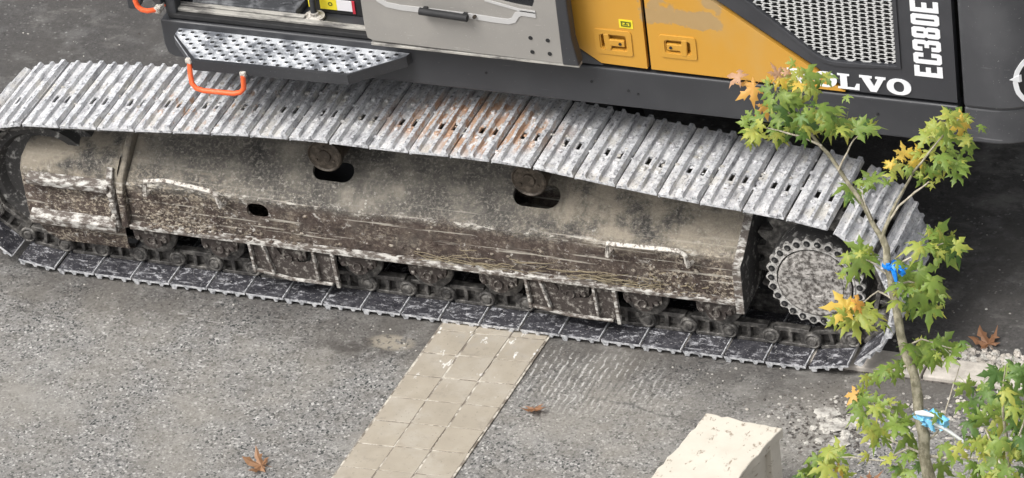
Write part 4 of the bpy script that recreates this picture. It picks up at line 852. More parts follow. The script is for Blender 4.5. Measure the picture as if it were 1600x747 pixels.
# ---- chain path (pin line), counter-clockwise: bottom -> sprocket -> top -> idler
SPX, SPZ, SPR = 2.0, 0.47, 0.376
IDX, IDZ, IDR = -2.24, 0.482, 0.388
top = [(1.83, .866), (1.5, .888), (1.18, .916), (.85, .955), (.55, .992), (.17, .994), (-.17, .986), (-.52, .992), (-.87, .978), (-1.24, .951), (-1.6, .917), (-1.97, .889)]
path = [(IDX + (SPX - IDX) * i / 40, 0.094) for i in range(41)]
path += [(SPX + SPR * math.cos(R(-90 + 6 * i)), SPZ + SPR * math.sin(R(-90 + 6 * i))) for i in range(1, 31)]
path += top
path += [(IDX + IDR * math.cos(R(90 + 6 * i)), IDZ + IDR * math.sin(R(90 + 6 * i))) for i in range(0, 30)]
N = len(path); cum = [0.0]
for i in range(N): cum.append(cum[-1] + math.dist(path[i], path[(i + 1) % N]))
LEN = cum[-1]; NS = round(LEN / 0.2159); PT = LEN / NS
def at_s(s):
    s %= LEN
    for i in range(N):
        if cum[i + 1] >= s:
            t = (s - cum[i]) / max(1e-9, cum[i + 1] - cum[i]); p, q = path[i], path[(i + 1) % N]
            return (p[0] + (q[0] - p[0]) * t, p[1] + (q[1] - p[1]) * t)
# ---- one shoe (local: x travel, z outward, pin line at z = 0); slots are real openings
def shoe_mesh(seed):
    q = random.Random(seed); m = MB(); z0, z1, zt = 0.056, 0.069, 0.100; H = 0.30
    gx = [(-0.084, .034, .022, .0945), (-0.012, .028, .014, .0925), (0.060, .028, .014, .0925)]
    edges = [-0.106, 0.107]
    xs = [-0.106]
    strips = [(-0.1045, -0.101, 0), (-0.067, -0.026, 1), (0.002, 0.046, 1), (0.074, 0.1045, 0)]
    def slab(xa, xb, ya, yb):
        v = [(x, y, z) for z in (z0, z1) for y in (ya, yb) for x in (xa, xb)]
        m.add(v, [(0, 2, 3, 1)], 1); m.add(v, [(4, 5, 7, 6)], 0); m.add(v, [(0, 1, 5, 4), (2, 6, 7, 3)], 2); m.add(v, [(0, 4, 6, 2), (1, 3, 7, 5)], 0)
    for xa, xb, hole in strips:
        if not hole: slab(xa, xb, -H, H)
        else:
            sa, sb = xa + 0.010, xb - 0.010
            slab(xa, xb, -H, 0.015); slab(xa, xb, 0.085, H); slab(xa, sa, 0.015, 0.085); slab(sb, xb, 0.015, 0.085)
    for cx, wb, wt, zt in gx:          # grousers, worn uneven along their length
        NY = 12; rows = []
        for k in range(NY + 1):
            y = -H + 2 * H * k / NY; e = 1 if k in (0, NY) else 0; jh = q.uniform(-.0055, .001) - e * .002; jx = q.uniform(-.0015, .0015)
            yt = y + (0.003 if k == 0 else -0.003 if k == NY else 0)
            rows.append([(cx - wb / 2, y, z0), (cx + wb / 2, y, z0), (cx + wb / 2, y, z1), (cx + wt / 2 + jx, yt, zt + jh), (cx - wt / 2 + jx, yt, zt + jh), (cx - wb / 2, y, z1)])
        v = [p for r_ in rows for p in r_]
        m.add(v, [(0, 1, 2, 3, 4, 5), tuple(NY * 6 + i for i in (5, 4, 3, 2, 1, 0))], 2)
        for k in range(NY):
            o_ = k * 6; n_ = o_ + 6
            m.add(v, [(o_ + 3, n_ + 3, n_ + 4, o_ + 4)], 2); m.add(v, [(o_ + 2, n_ + 2, n_ + 3, o_ + 3), (o_ + 4, n_ + 4, n_ + 5, o_ + 5), (o_ + 1, n_ + 1, n_ + 2, o_ + 2), (o_ + 5, n_ + 5, n_, o_)], 0); m.add(v, [(o_, n_, n_ + 1, o_ + 1)], 1)
    for bx in (-0.046, 0.026):
        for by in (-0.105, 0.125):
            m.lathe([(0.015, 0), (0.015, 0.006), (0.009, 0.010)], (bx, by, z1), 6, 0, 'z')
    # turned-down lip along the leading edge
    m.box(0.094, 0.100, -H + .001, H - .001, z0 - 0.007, z0 - 0.0005, 1); m.box(0.1003, 0.106, -H + .001, H - .001, z0 - 0.006, z0 - 0.0005, 2)
    # rounded rub line along both short ends
    return m
shoes = [shoe_mesh(50 + k).build('track_shoe', ['shoe', 'inner', 'edge'], EX, weld=True) for k in range(5)]
proto = shoes[0]
def link_mesh():
    m = MB(); y0, y1 = 0.105, 0.150
    m.box(-0.10, 0.085, y0, y1, -0.055, -0.030); m.box(-0.085, 0.10, y0, y1, 0.036, 0.0555)
    for xa, xb in ((-0.10, -0.070), (-0.028, -0.008), (0.034, 0.085)): m.box(xa, xb, y0 + .002, y1 - .002, -0.030, 0.036)
    m.box(-0.09, 0.08, y0, y0 + 0.012, -0.030, 0.036)
    m.lathe([(0.040, y0 - .01), (0.046, y0), (0.046, y1 + .010), (0.036, y1 + .020), (0.034, y1 + .014), (0.024, y1 + .014), (0.022, y1 + .022), (0.006, y1 + .022)], (0.103, 0, 0.0), 18)
    return m
lproto = link_mesh().build('chain_link', 'chain', proto, bevel=0.004, smooth=35)
k0 = None
base_s = (0.0 - IDX) % PT     # a shoe joint falls at x = 0 on the ground run
for i in range(NS):
    s0 = base_s + i * PT; p, q = at_s(s0), at_s(s0 + PT)
    t = Vector((q[0] - p[0], 0, q[1] - p[1])).normalized(); n = Vector((t.z, 0, -t.x)); yv = n.cross(t)
    c = Vector(((p[0] + q[0]) / 2, 0, (p[1] + q[1]) / 2))
    o = shoes[i] if i < 5 else copy(shoes[i % 5], EX)
    tw = rnd.uniform(-0.006, 0.006)
    mat = Matrix((t, yv, n)).transposed().to_4x4(); mat.translation = c - Vector((0, 1.37, 0))
    o.matrix_basis = mat @ Matrix.Rotation(tw, 4, 'Y')
    l = lproto if i == 0 else copy(lproto, o)
    l2 = copy(lproto, o); l2.scale = (1, -1, 1)
# ---- track frame
frame_y, zc = -0.22, 0.58
SL = (0.797, 0.604)
slope_fn = lambda u, v, d: (u, frame_y + v * SL[0] + d * SL[1], zc + v * SL[1] - d * SL[0])
FX0, FX1 = -1.72, 1.61
m = MB()
def slot(x0, x1, v0, v1): return rrect(x0, x1, v0, v1, (v1 - v0) / 2 - 0.001, 6)
holes = [slot(-0.712, -0.485, 0.150, 0.262), slot(0.388, 0.640, 0.142, 0.272)]
m.plate([(FX0, 0.0), (FX1, 0.0), (FX1, 0.364), (FX0, 0.364)], holes, slope_fn, 0, 0.022)
m.plate([(FX0, 0.338), (FX1, 0.338), (FX1, zc), (FX0, zc)], [rrect(-1.043, -0.922, 0.466, 0.558, 0.042, 6)], XZ(frame_y), 0, 0.022)
m.box(FX0, FX1, 0.0701, 0.20, 0.778, 0.80); m.box(FX0, FX1, 0.18, 0.20, 0.34, 0.778); m.box(FX0, FX1, -0.198, 0.18, 0.338, 0.352)
m.box(FX0, FX0 + .02, -0.198, 0.18, 0.352, 0.575)
frame = part(m, 'track_frame', 'frame', weld=False)
m = MB(); m.box(FX0 - 0.0, FX1 + 0.0, -0.262, -0.2205, 0.326, 0.350); part(m, 'flange', 'lip', frame, bevel=0.004)
m = MB(); yz = [(-0.285, 0.298), (-0.262, 0.298), (0.19, 0.33), (0.19, 0.79), (0.07, 0.815), (-0.235, 0.60), (-0.285, 0.585)]
m.prism(yz, lambda u, v, d: (d, u, v), FX1 + 0.047, FX1 + 0.002, 1, 0, 0); part(m, 'end_plate', ['lip', 'drum'], frame, bevel=0.004)
# collar ring where nose meets frame
m = MB(); cs = [(0.06, 0.845), (-0.10, 0.735), (-0.232, 0.62), (-0.262, 0.55), (-0.262, 0.33), (-0.15, 0.30), (0.06, 0.30)]
m.prism(cs, lambda u, v, d: (d, u, v), -1.765, -1.725, 0); part(m, 'collar', 'frame', frame, bevel=0.012)
# grab handles on the frame
for pts in ([(-1.583, -0.221, .555), (-1.580, -0.285, .575), (-1.566, -0.288, .662), (-1.45, -0.288, .682), (-1.19, -0.288, .648), (-1.166, -0.288, .622), (-1.158, -0.285, .560), (-1.156, -0.221, .545)],
            [(0.957, -0.221, .545), (0.958, -0.285, .555), (0.966, -0.288, .632), (1.18, -0.288, .636), (1.345, -0.288, .640), (1.376, -0.288, .618), (1.382, -0.285, .550), (1.383, -0.221, .535)]):
    m = MB(); m.tube(pts, 0.0155, 4); part(m, 'grab_handle', 'hbar', frame, bevel=0.003)
# straw and dried stalks caught on the flange
m = MB(); q = random.Random(3)
for i in range(46):
    x = q.choice((q.gauss(0.0, .12), q.gauss(0.45, .22), q.gauss(.8, .15))); L = q.uniform(0.05, 0.30); y = q.uniform(-0.252, -0.229); z = 0.355 + abs(q.gauss(0, 0.03)); dz = q.gauss(0, 0.03)
    if x < FX0 + .1 or x + L > FX1: continue
    pts = [(x + L * k / 5 + q.uniform(-.006, .006), min(-.224, y + q.uniform(-.006, .006)), max(.3535, z + dz * k / 5 + q.gauss(0, .0035))) for k in range(6)]
    m.tube(pts, [0.0012, .0017, .0018, .0016, .0014, .0009], 4)
for i in range(26):
    x = q.uniform(1.0, 1.5); y = q.uniform(-0.255, -0.228); z = 0.355 + abs(q.gauss(0, 0.05)); a_ = q.uniform(0, 6.28)
    m.tube([(x, y, z), (x + .04 * math.cos(a_), y, max(.354, z + .03 * math.sin(a_)))], 0.002, 4)
tag(part(m, 'straw', 'straw', frame), 'dry straw stalks caught on the frame ledge', kind='stuff')
# caked mud lumps on the flange and plates
m = MB(); q = random.Random(9)
def lump(m, c, r, q, sq=0.55, mi=0):
    vs = []; n = 6
    for k, (rr, h) in enumerate(((1.0, 0.0), (0.75, 0.6), (0.1, 0.9))):
        for j in range(n): a_ = 6.283 * j / n + k * .4; rj = r * rr * q.uniform(.7, 1.25); vs.append((c[0] + rj * math.cos(a_), c[1] + rj * math.sin(a_) * .8, c[2] + h * r * sq * q.uniform(.7, 1.2)))
    m.add(vs, [(i * n + j, i * n + (j + 1) % n, (i + 1) * n + (j + 1) % n, (i + 1) * n + j) for i in range(2) for j in range(n)] + [tuple(2 * n + j for j in range(n)), tuple(range(n))[::-1]], mi)
for i in range(150):
    x = q.choice((q.uniform(FX0, FX1), q.gauss(-1.4, .2), q.gauss(1.3, .2)))
    if FX0 < x < FX1: lump(m, (x, q.uniform(-0.256, -0.226), 0.350), q.uniform(0.006, 0.020), q)
for i in range(800):
    x = q.choice((q.uniform(FX0, FX1), q.gauss(-1.4, .16), q.gauss(-1.4, .16), q.gauss(1.3, .18)))
    if not FX0 + .02 < x < FX1 - .02: continue
    z = 0.352 + abs(q.gauss(0, .085)); r_ = q.uniform(.003, .008)*q.choice((1,1,1.6))
    if z > .565 or (abs(x + .98) < .09 and abs(z - .512) < .07): continue
    vs = []; nn_ = 6
    for k, (rr, h) in enumerate(((1.0, 0.002), (0.7, -.5), (0.1, -.8))):
        for j in range(nn_): a_ = 6.283 * j / nn_ + k * .5; rj = r_ * rr * q.uniform(.6, 1.3); vs.append((x + rj * math.cos(a_) * 1.3, frame_y + (h * r_ * .7 if k else .001), z + rj * math.sin(a_)))
    m.add(vs, [(i_ * nn_ + j, i_ * nn_ + (j + 1) % nn_, (i_ + 1) * nn_ + (j + 1) % nn_, (i_ + 1) * nn_ + j) for i_ in range(2) for j in range(nn_)] + [tuple(2 * nn_ + j for j in range(nn_))], q.choice((0, 0, 1)))
tag(part(m, 'mud_crumbs', ['frame', 'crust'], frame, weld=False), 'dried mud crumbs lying on the frame ledge', kind='stuff')
# ---- nose guard over the idler
m = MB(); cs = [(0.02, 0.735), (-0.08, 0.725), (-0.16, 0.70), (-0.215, 0.65), (-0.24, 0.59), (-0.24, 0.33), (-0.238, 0.22), (-0.222, 0.17), (-0.16, 0.135), (-0.05, 0.12)]
def xl(z): return -2.335 + 0.09 * max(0, (z - 0.60) / 0.2) ** 2 + 0.20 * max(0, (0.34 - z) / 0.21) ** 1.4
cols = [0, 0.04, 0.35, 0.7, 1.0]; vs = []
for t in cols:
    for (y, z) in cs:
        x = xl(z) + (-1.760 - xl(z)) * t; yy = y + (0.03 if t == 0 else 0); vs.append((x, yy, z))
nc = len(cs); m.add(vs, [(i * nc + j, i * nc + j + 1, (i + 1) * nc + j + 1, (i + 1) * nc + j) for i in range(len(cols) - 1) for j in range(nc - 1)])
m.add([vs[j] for j in range(nc)] + [(v[0], v[1] + 0.05, v[2]) for v in vs[:nc]], [(j, j + 1, nc + j + 1, nc + j) for j in range(nc - 1)])
nose = part(m, 'idler_guard', 'frame', smooth=24)
for z, h, x0, x1 in ((0.575, 0.034, -2.27, -1.80), (0.335, 0.040, -2.29, -1.79)):
    m = MB(); m.prism([(-0.238, z - h), (-0.282, z - h * .8), (-0.288, z + h * .3), (-0.238, z + h)], lambda u, v, d: (d, u, v), x0, x1); part(m, 'guard_rib', 'lip', nose, bevel=0.005)
m = MB(); m.prism([(-0.236, 0.31), (-0.266, 0.32), (-0.266, 0.60), (-0.225, 0.68), (-0.20, 0.66), (-0.236, 0.59)], lambda u, v, d: (d, u, v), -1.812, -1.778); part(m, 'guard_rib', 'lip', nose, bevel=0.005)
for i in range(3):
    m = MB(); m.lathe([(0.016, -0.012), (0.016, 0.0)], (-1.795, -0.267, 0.40 + i * 0.07), 6); part(m, 'bolt', 'bar', nose)
# ---- idler, sprocket
m = MB(); m.lathe([(0.10, -0.16), (0.12, -0.16), (0.13, -0.10), (0.26, -0.08), (0.285, -0.12), (0.325, -0.12), (0.327, -0.055), (0.365, -0.045), (0.365, 0.045), (0.327, 0.055), (0.325, 0.12), (0.10, 0.12)], (IDX, 0, IDZ), 48); part(m, 'idler_wheel', 'drum', smooth=30)
m = MB(); m.lathe([(0.20, -0.03), (0.31, -0.03), (0.31, 0.03), (0.20, 0.03)], (SPX, 0, SPZ), 40)
for i in range(21):
    a_ = 2 * math.pi * i / 21; ca, sa = math.cos(a_), math.sin(a_)
    m.prism([(0.30, -0.036), (0.345, -0.022), (0.368, -0.008), (0.368, 0.008), (0.345, 0.022), (0.30, 0.036)], lambda u, v, d: (SPX + u * ca - v * sa, d, SPZ + u * sa + v * ca), -0.027, 0.027)
spr = part(m, 'sprocket', 'chain', weld=False)
HX, HZ, HY = 2.005, 0.475, -0.185
m = MB(); m.lathe([(0.262, 0.15), (0.262, -0.02), (0.258, -0.02), (0.256, -0.14), (0.245, HY + .012), (0.20, HY + .012)], (HX, 0, HZ), 56); part(m, 'drum', 'drum', spr, smooth=30)
m = MB(); NB = 26
outl = []
for i in range(NB * 6):
    a_ = 2 * math.pi * i / (NB * 6); outl.append((HX + (0.247 + 0.010 * math.cos(NB * a_)) * math.cos(a_), HZ + (0.247 + 0.010 * math.cos(NB * a_)) * math.sin(a_)))
m.prism(outl, XZ(0), HY, HY + 0.02)
m.lathe([(0.206, -0.001), (0.206, -0.006), (0.198, -0.006), (0.197, -0.001)], (HX, HY, HZ), 48)
part(m, 'hub_cover', 'hub', spr, smooth=30, weld=False)
m = MB(); m.lathe([(0.190, 0.0), (0.190, -0.012), (0.180, -0.018), (0.150, -0.016), (0.148, -0.022), (0.07, -0.026), (0.066, -0.020), (0.0005, -0.020)], (HX, HY, HZ), 48)
m.box(HX - 0.15, HX + 0.10, HY - 0.034, HY - 0.020, HZ + 0.040, HZ + 0.056); m.lathe([(0.022, 0), (0.022, -0.012), (0.0005, -0.012)], (HX - 0.06, HY - 0.02, HZ - 0.10), 6); m.lathe([(0.022, 0), (0.022, -0.012), (0.0005, -0.012)], (HX + 0.09, HY - 0.02, HZ - 0.06), 6)
part(m, 'hub_cap', 'hubc', spr, smooth=30, weld=False)
for i in range(NB):
    a_ = 2 * math.pi * (i) / NB; c = (HX + 0.228 * math.cos(a_), HY - 0.0012, HZ + 0.228 * math.sin(a_))
    if i == 0:
        m = MB(); m.lathe([(0.0175, 0.0), (0.0175, -0.0015), (0.017, -0.0015)], (0, 0, 0), 12, 1); m.lathe([(0.0105, -0.002), (0.0105, -0.006), (0.008, -0.008)], (-.002, 0, -.0035), 6, 0); bo = m.build('bolt', ['drum', 'hole'], spr, weld=False); o = bo
    else: o = copy(bo, spr)
    o.matrix_parent_inverse = EXI.inverted() @ EXI if False else Matrix.Identity(4); o.location = c
for ch in spr.children:      # sprocket itself sits at the world origin in its own frame
    pass
# ---- lower rollers with collars, guide guards
RX = [-1.62 + 0.388 * i for i in range(9)]
for i, x in enumerate(RX):
    if i == 0:
        m = MB(); m.lathe([(0.03, -0.20), (0.075, -0.20), (0.085, -0.185), (0.118, -0.18), (0.122, -0.165), (0.102, -0.155), (0.102, -0.09), (0.07, -0.08), (0.07, 0.08), (0.102, 0.09), (0.102, 0.155), (0.122, 0.165), (0.118, 0.18), (0.03, 0.2)], (0, 0, 0), 28); ro = part(m, 'track_roller', 'chain', smooth=30)
        m = MB(); out = [(-0.125, 0.07)]
        for cx, r_ in ((-0.088, 0.034), (0.0, 0.066), (0.088, 0.034)):
            out += [(cx + r_ * math.cos(R(t)), -0.012 - (0.022 if cx == 0 else 0.0) + r_ * math.sin(R(t)) * (0.9)) for t in range(185, 360, 25)]
        out += [(0.125, 0.07)]; m.prism(out, XZ(0), -0.226, -0.203); m.lathe([(0.030, 0), (0.030, -0.014), (0.024, -0.014), (0.022, -0.006), (0.0005, -0.006)], (0, -0.226, -0.03), 16)
        for s_ in (-1, 1): m.lathe([(0.017, 0), (0.017, -0.016), (0.0005, -0.018)], (s_ * 0.09, -0.226, -0.016), 6)
        cl = m.build('roller_collar', 'brown', ro, weld=False, bevel=0.003); cl.scale = (.84, 1, .86); cl.location.z = .012; o = ro
    else: o = copy(ro, EX); copy(cl, o)
    o.location = (x, 0, 0.262)
for xc in (RX[3] - 0.38, RX[7] - 0.40):
    m = MB(); x0, x1 = xc - 0.235, xc + 0.235
    if x0 < 0: x0, x1 = -1.052, -0.572
    else: x0, x1 = 0.475, 0.965
    w = x1 - x0
    m.plate([(x0, 0.326), (x0 + .004, 0.165), (x0 + 0.07, 0.147), (x0 + w * .45, 0.128), (x1 - .004, 0.128), (x1, 0.326)],
            [[(x0 + w * .30, 0.322), (x0 + w * .36, 0.265), (x0 + w * .45, 0.232), (x0 + w * .56, 0.225), (x0 + w * .67, 0.238), (x0 + w * .72, 0.27), (x0 + w * .74, 0.322)][::-1]], XZ(0), -0.238, -0.222)
    gd = part(m, 'roller_guard', 'brown', weld=False)
    for f_, t_ in ((0.0, 0.016), (0.16, 0.014), (0.745, 0.014), (0.965, 0.020)):
        m = MB(); xa = x0 + w * f_; ln = 0.045 if f_ == 0.16 else 0.012; lo = 0.118 if f_ > .9 else 0.150
        m.prism([(xa, 0.325), (xa + t_, 0.325), (xa + t_ + ln, lo), (xa + ln, lo)], XZ(0), -0.262, -0.2385); part(m, 'rib', 'lip', gd, bevel=0.003)
    m = MB(); m.prism([(x0 + .01, 0.155), (x0 + w * .45, 0.122), (x1 - .03, 0.122), (x1 - .03, 0.134), (x0 + w * .45, 0.136), (x0 + .01, 0.170)], XZ(0), -0.256, -0.2385); part(m, 'rib', 'lip', gd, bevel=0.003)
# ---- carrier rollers
for i, x in enumerate((-0.578, 0.532)):
    m = MB(); m.lathe([(0.03, 0.13), (0.084, 0.13), (0.084, -0.13), (0.094, -0.135), (0.094, -0.170), (0.087, -0.176), (0.080, -0.168), (0.036, -0.166), (0.032, -0.174), (0.0005, -0.174)], (x, 0, 0.872), 36)
    cr = part(m, 'carrier_roller', 'cap', smooth=30)
    m = MB(); m.box(x - 0.03, x + 0.03, 0.05, 0.12, 0.72, 0.80); part(m, 'bracket', 'chain', cr)
    for a_ in (90, 210, 330):
        m = MB(); m.lathe([(0.008, 0), (0.008, -0.006), (0.0005, -0.006)], (x + 0.055 * math.cos(R(a_)), -0.168, 0.872 + 0.055 * math.sin(R(a_))), 6); part(m, 'bolt', 'cap', cr)
m = MB(); q = random.Random(31); tops = sorted(top + [(2.0, .84), (-2.24, .87)])
for i in range(520):
    x = q.uniform(-2.2, 1.95); y = q.choice((q.gauss(0.0, .08), q.uniform(-.27, .25)))
    for k in range(len(tops) - 1):
        if tops[k][0] <= x <= tops[k + 1][0]: z = tops[k][1] + (tops[k + 1][1] - tops[k][1]) * (x - tops[k][0]) / (tops[k + 1][0] - tops[k][0]); break
    lump(m, (x, y, z + .066), q.uniform(.006, .017), q, .7, q.choice((0, 0, 1)))
tag(part(m, 'mud_clods', ['shoe', 'rubble'], weld=False), 'dried mud clods stuck between the grousers of the upper track run', kind='stuff')
# ---- far track (kept simple; it stands wholly behind the machine)
m = MB(); op = []
for i in range(0, N, 2):
    p, q = path[i], path[(i + 1) % N]; t = Vector((q[0] - p[0], q[1] - p[1])); t.normalize() if t.length > 1e-6 else None; op.append((p[0] + t.y * .09, p[1] - t.x * .09))
m.prism(op, lambda u, v, d: (u, d, v), 2.44, 3.04); part(m, 'track_loop', 'inner')
# ---- car body, swing ring, deck
m = MB(); m.box(-0.65, 0.75, 0.45, 2.3, 0.55, 0.95)
for sx in (-1, 1):
    for ys in ((0.16, 0.75), (2.58, 2.0)):
        m.add([(sx * .55, ys[0], .45), (sx * 1.15, ys[0], .45), (sx * 1.15, ys[0], .72), (sx * .55, ys[0], .72), (sx * .2, ys[1], .55), (sx * .75, ys[1], .55), (sx * .75, ys[1], .95), (sx * .2, ys[1], .95)],
              [(0, 1, 2, 3), (4, 7, 6, 5), (0, 4, 5, 1), (1, 5, 6, 2), (2, 6, 7, 3), (3, 7, 4, 0)])
m.lathe([(0.68, 0.95), (0.68, 1.07), (0.74, 1.07), (0.74, 1.21)], (0.0, 1.37, 0), 40, 0, 'z'); part(m, 'car_body', 'dark', weld=False)
m = MB(); m.box(-1.40, 2.70, 0.13, 2.62, 1.215, 1.30); part(m, 'deck', 'dark')
# ---- skirt beam along the deck
m = MB(); sk = [(-1.476, 1.478), (-1.476, 1.33), (-1.462, 1.275), (-1.425, 1.256), (2.737, 1.262), (2.737, 1.478)]
m.prism(sk, XZ(0), 0.0, 0.14); skirt = part(m, 'side_skirt', 'dark', bevel=0.012, seg=3)
m = MB()
for x in (0.30, 0.86, 1.05, 1.10, 2.33): m.lathe([(0.007, 0.0), (0.007, -0.003)], (x, 0, 1.36 + 0.03 * math.sin(x * 9)), 8)
part(m, 'rivet', 'hole', skirt)
# ---- perforated step
SZ = 1.44; sp = [(-1.372, -0.002), (-1.368, -0.075), (-1.175, -0.285), (-0.335, -0.262), (-0.105, -0.045), (-0.098, -0.002)]
m = MB(); m.prism(sp, lambda u, v, d: (u, v, SZ + d), 0.0, -0.012); step = part(m, 'step', 'stepm')
m = MB()
for i in range(5):
    p, q = Vector(sp[i]), Vector(sp[i + 1]); 
    if i == 0: continue
    m.add([(p.x, p.y, SZ + .006), (q.x, q.y, SZ + .006), (q.x + 0.004, q.y + 0.0, SZ - .052), (p.x, p.y, SZ - .052)] + [(p.x * .995, p.y * .93, SZ + .006), (q.x * .995, q.y * .93, SZ + .006), (q.x * .995, q.y * .93, SZ - .052), (p.x * .995, p.y * .93, SZ - .052)],
          [(0, 1, 2, 3), (4, 7, 6, 5), (0, 4, 5, 1), (3, 2, 6, 7), (0, 3, 7, 4), (1, 5, 6, 2)])
part(m, 'rim', 'dark', step, weld=False)
m = MB(); inn = lambda x, y: y < -0.02 and y > -0.262 and (y > -0.075 - (x + 1.368) * 1.088 + .022) and (y > -0.262 + (x + 0.335) * 0.9435 + .018)
row = 0
y = -0.035
while y > -0.262:
    x = -1.35 + (0.035 if row % 2 else 0)
    while x < -0.1:
        if inn(x, y): m.lathe([(0.020, 0.0005), (0.0135, 0.006), (0.0120, 0.006), (0.0112, 0.001)], (x, y, SZ), 9, 0, 'z'); m.lathe([(0.0115, 0.0012), (0.0115, 0.0044)], (x, y, SZ), 9, 1, 'z')
        x += 0.070
    y -= 0.0345; row += 1
tag(part(m, 'grip_holes', ['stepm', 'hole'], step, weld=False), kind='stuff')
m = MB(); m.tube([(-1.20, -0.262, 1.435), (-1.193, -0.29, 1.36), (-1.187, -0.30, 1.318), (-1.165, -0.305, 1.294), (-1.125, -0.305, 1.284), (-0.96, -0.300, 1.284), (-0.925, -0.295, 1.292), (-0.905, -0.290, 1.315), (-0.90, -0.285, 1.39)], 0.0135, 10); part(m, 'grab_rail', 'orange', step, smooth=50)
for p in ((-1.20, -0.27, 1.425), (-0.90, -0.281, 1.39)):
    m = MB(); m.box(p[0] - .016, p[0] + .016, p[1] - .012, p[1] + .012, p[2] - .008, p[2] + .02); part(m, 'rail_foot', 'bar', step, bevel=0.004)
# ---- cab with its doorway open
m = MB(); m.box(-1.44, -0.27, 0.03, 1.05, 1.482, 1.50); cab = part(m, 'cab', 'dark')
def cp(mb, name, mat, **k): return part(mb, name, mat, cab, **k)
m = MB(); m.box(-1.43, -0.262, 0.012, 0.045, 1.486, 1.512); cp(m, 'door_seal', 'black', bevel=.004)
m = MB(); m.box(-1.40, -0.262, 0.040, 0.072, 1.513, 1.530); cp(m, 'door_sill', 'sill', bevel=.004)
m = MB(); m.box(-1.40, -0.70, 0.078, 0.105, 1.524, 1.534); cp(m, 'sill_strip', 'sill', bevel=.003)
m = MB(); m.prism([(-1.33, 0.105), (-0.755, 0.105), (-0.73, 0.55), (-1.33, 0.55)], lambda u, v, d: (u, v, d), 1.545, 1.50)
mat_o = cp(m, 'floor_mat', 'rubber', bevel=.006)
m = MB(); q = random.Random(4)
for i in range(46):
    x = q.uniform(-1.30, -0.80); y = q.uniform(0.12, 0.5); L = q.uniform(.03, .08); m.tube([(x, y, 1.546), (x + L * .5, y + .012, 1.551), (x + L, y + .02, 1.546)], 0.007, 5)
cp(m, 'mat_ribs', 'rubber')['kind'] = 'stuff'
m = MB(); m.box(-0.72, -0.27, 0.180, 1.0, 1.50, 1.95); sb = cp(m, 'seat_console', 'black', bevel=.01)
for nm, mt, xa, xb, za, zb in (('warning_label', 'label', -0.712, -0.692, 1.535, 1.60), ('warning_label', 'label', -0.648, -0.556, 1.532, 1.592), ('warning_label', 'labelw', -0.555, -0.472, 1.532, 1.592), ('warning_label', 'red', -0.471, -0.456, 1.520, 1.594)):
    m = MB(); m.box(xa, xb, 0.174, 0.1795, za, zb); part(m, nm, mt, sb)
m = MB(); m.plate(ellipse(-0.59, 1.566, .012, .012, 10), [ellipse(-0.59, 1.566, .007, .007, 10)], XZ(0), 0.1715, 0.1735); part(m, 'label_mark', 'ink', sb)
m = MB(); m.tube([(-0.665, 0.125, 1.50), (-0.662, 0.125, 1.62), (-0.65, 0.13, 2.2)], 0.017, 10); cp(m, 'lever', 'dark', smooth=40)
m = MB(); m.lathe([(0.055, 0), (0.055, .012), (0.03, .018), (0.026, .035)], (-0.665, 0.125, 1.505), 16, 0, 'z'); cp(m, 'lever_base', 'bar', smooth=40)
m = MB(); m.box(-0.335, -0.315, 0.09, 0.13, 1.56, 1.585); m.box(-0.35, -0.325, 0.10, 0.14, 1.68, 1.72); cp(m, 'latch_catch', 'grey2', bevel=.004)
m = MB(); m.box(-1.445, -1.385, 0.02, 0.09, 1.50, 3.05); m.box(-0.30, -0.23, 0.02, 0.09, 1.50, 3.05); m.box(-1.385, -0.30, 0.02, 0.09, 2.98, 3.05); cp(m, 'door_frame', 'dark', bevel=.01)
m = MB(); m.box(-1.445, -0.23, 0.09, 1.05, 3.0, 3.08); cp(m, 'roof', 'dark', bevel=.03)
m = MB(); m.box(-1.445, -0.23, 1.05, 1.09, 1.48, 3.0); m.box(-0.262, -0.23, 0.09, 1.05, 1.50, 3.0); m.box(-1.445, -1.40, 0.09, 1.05, 1.48, 1.9); cp(m, 'cab_wall', 'black')
m = MB(); m.box(-1.44, -1.42, 0.09, 1.05, 1.90, 3.0); cp(m, 'windscreen', 'glass')
# front bracket with the upper orange rail
m = MB(); m.prism([(-1.640, 1.528), (-1.586, 1.530), (-1.55, 1.60), (-1.50, 1.60), (-1.446, 1.535), (-1.446, 2.3), (-1.640, 2.3)], XZ(0), -0.01, 0.05); cp(m, 'front_bracket', 'dark', bevel=.006)
m = MB(); m.tube([(-1.562, -0.06, 2.2), (-1.562, -0.06, 1.615), (-1.555, -0.06, 1.585), (-1.535, -0.06, 1.566), (-1.505, -0.058, 1.560), (-1.462, -0.03, 1.556), (-1.45, 0.02, 1.556)], 0.0135, 10); cp(m, 'grab_rail', 'orange', smooth=50)
m = MB(); m.box(-1.475, -1.44, -0.045, 0.02, 1.540, 1.575); cp(m, 'rail_foot', 'bar', bevel=.005)
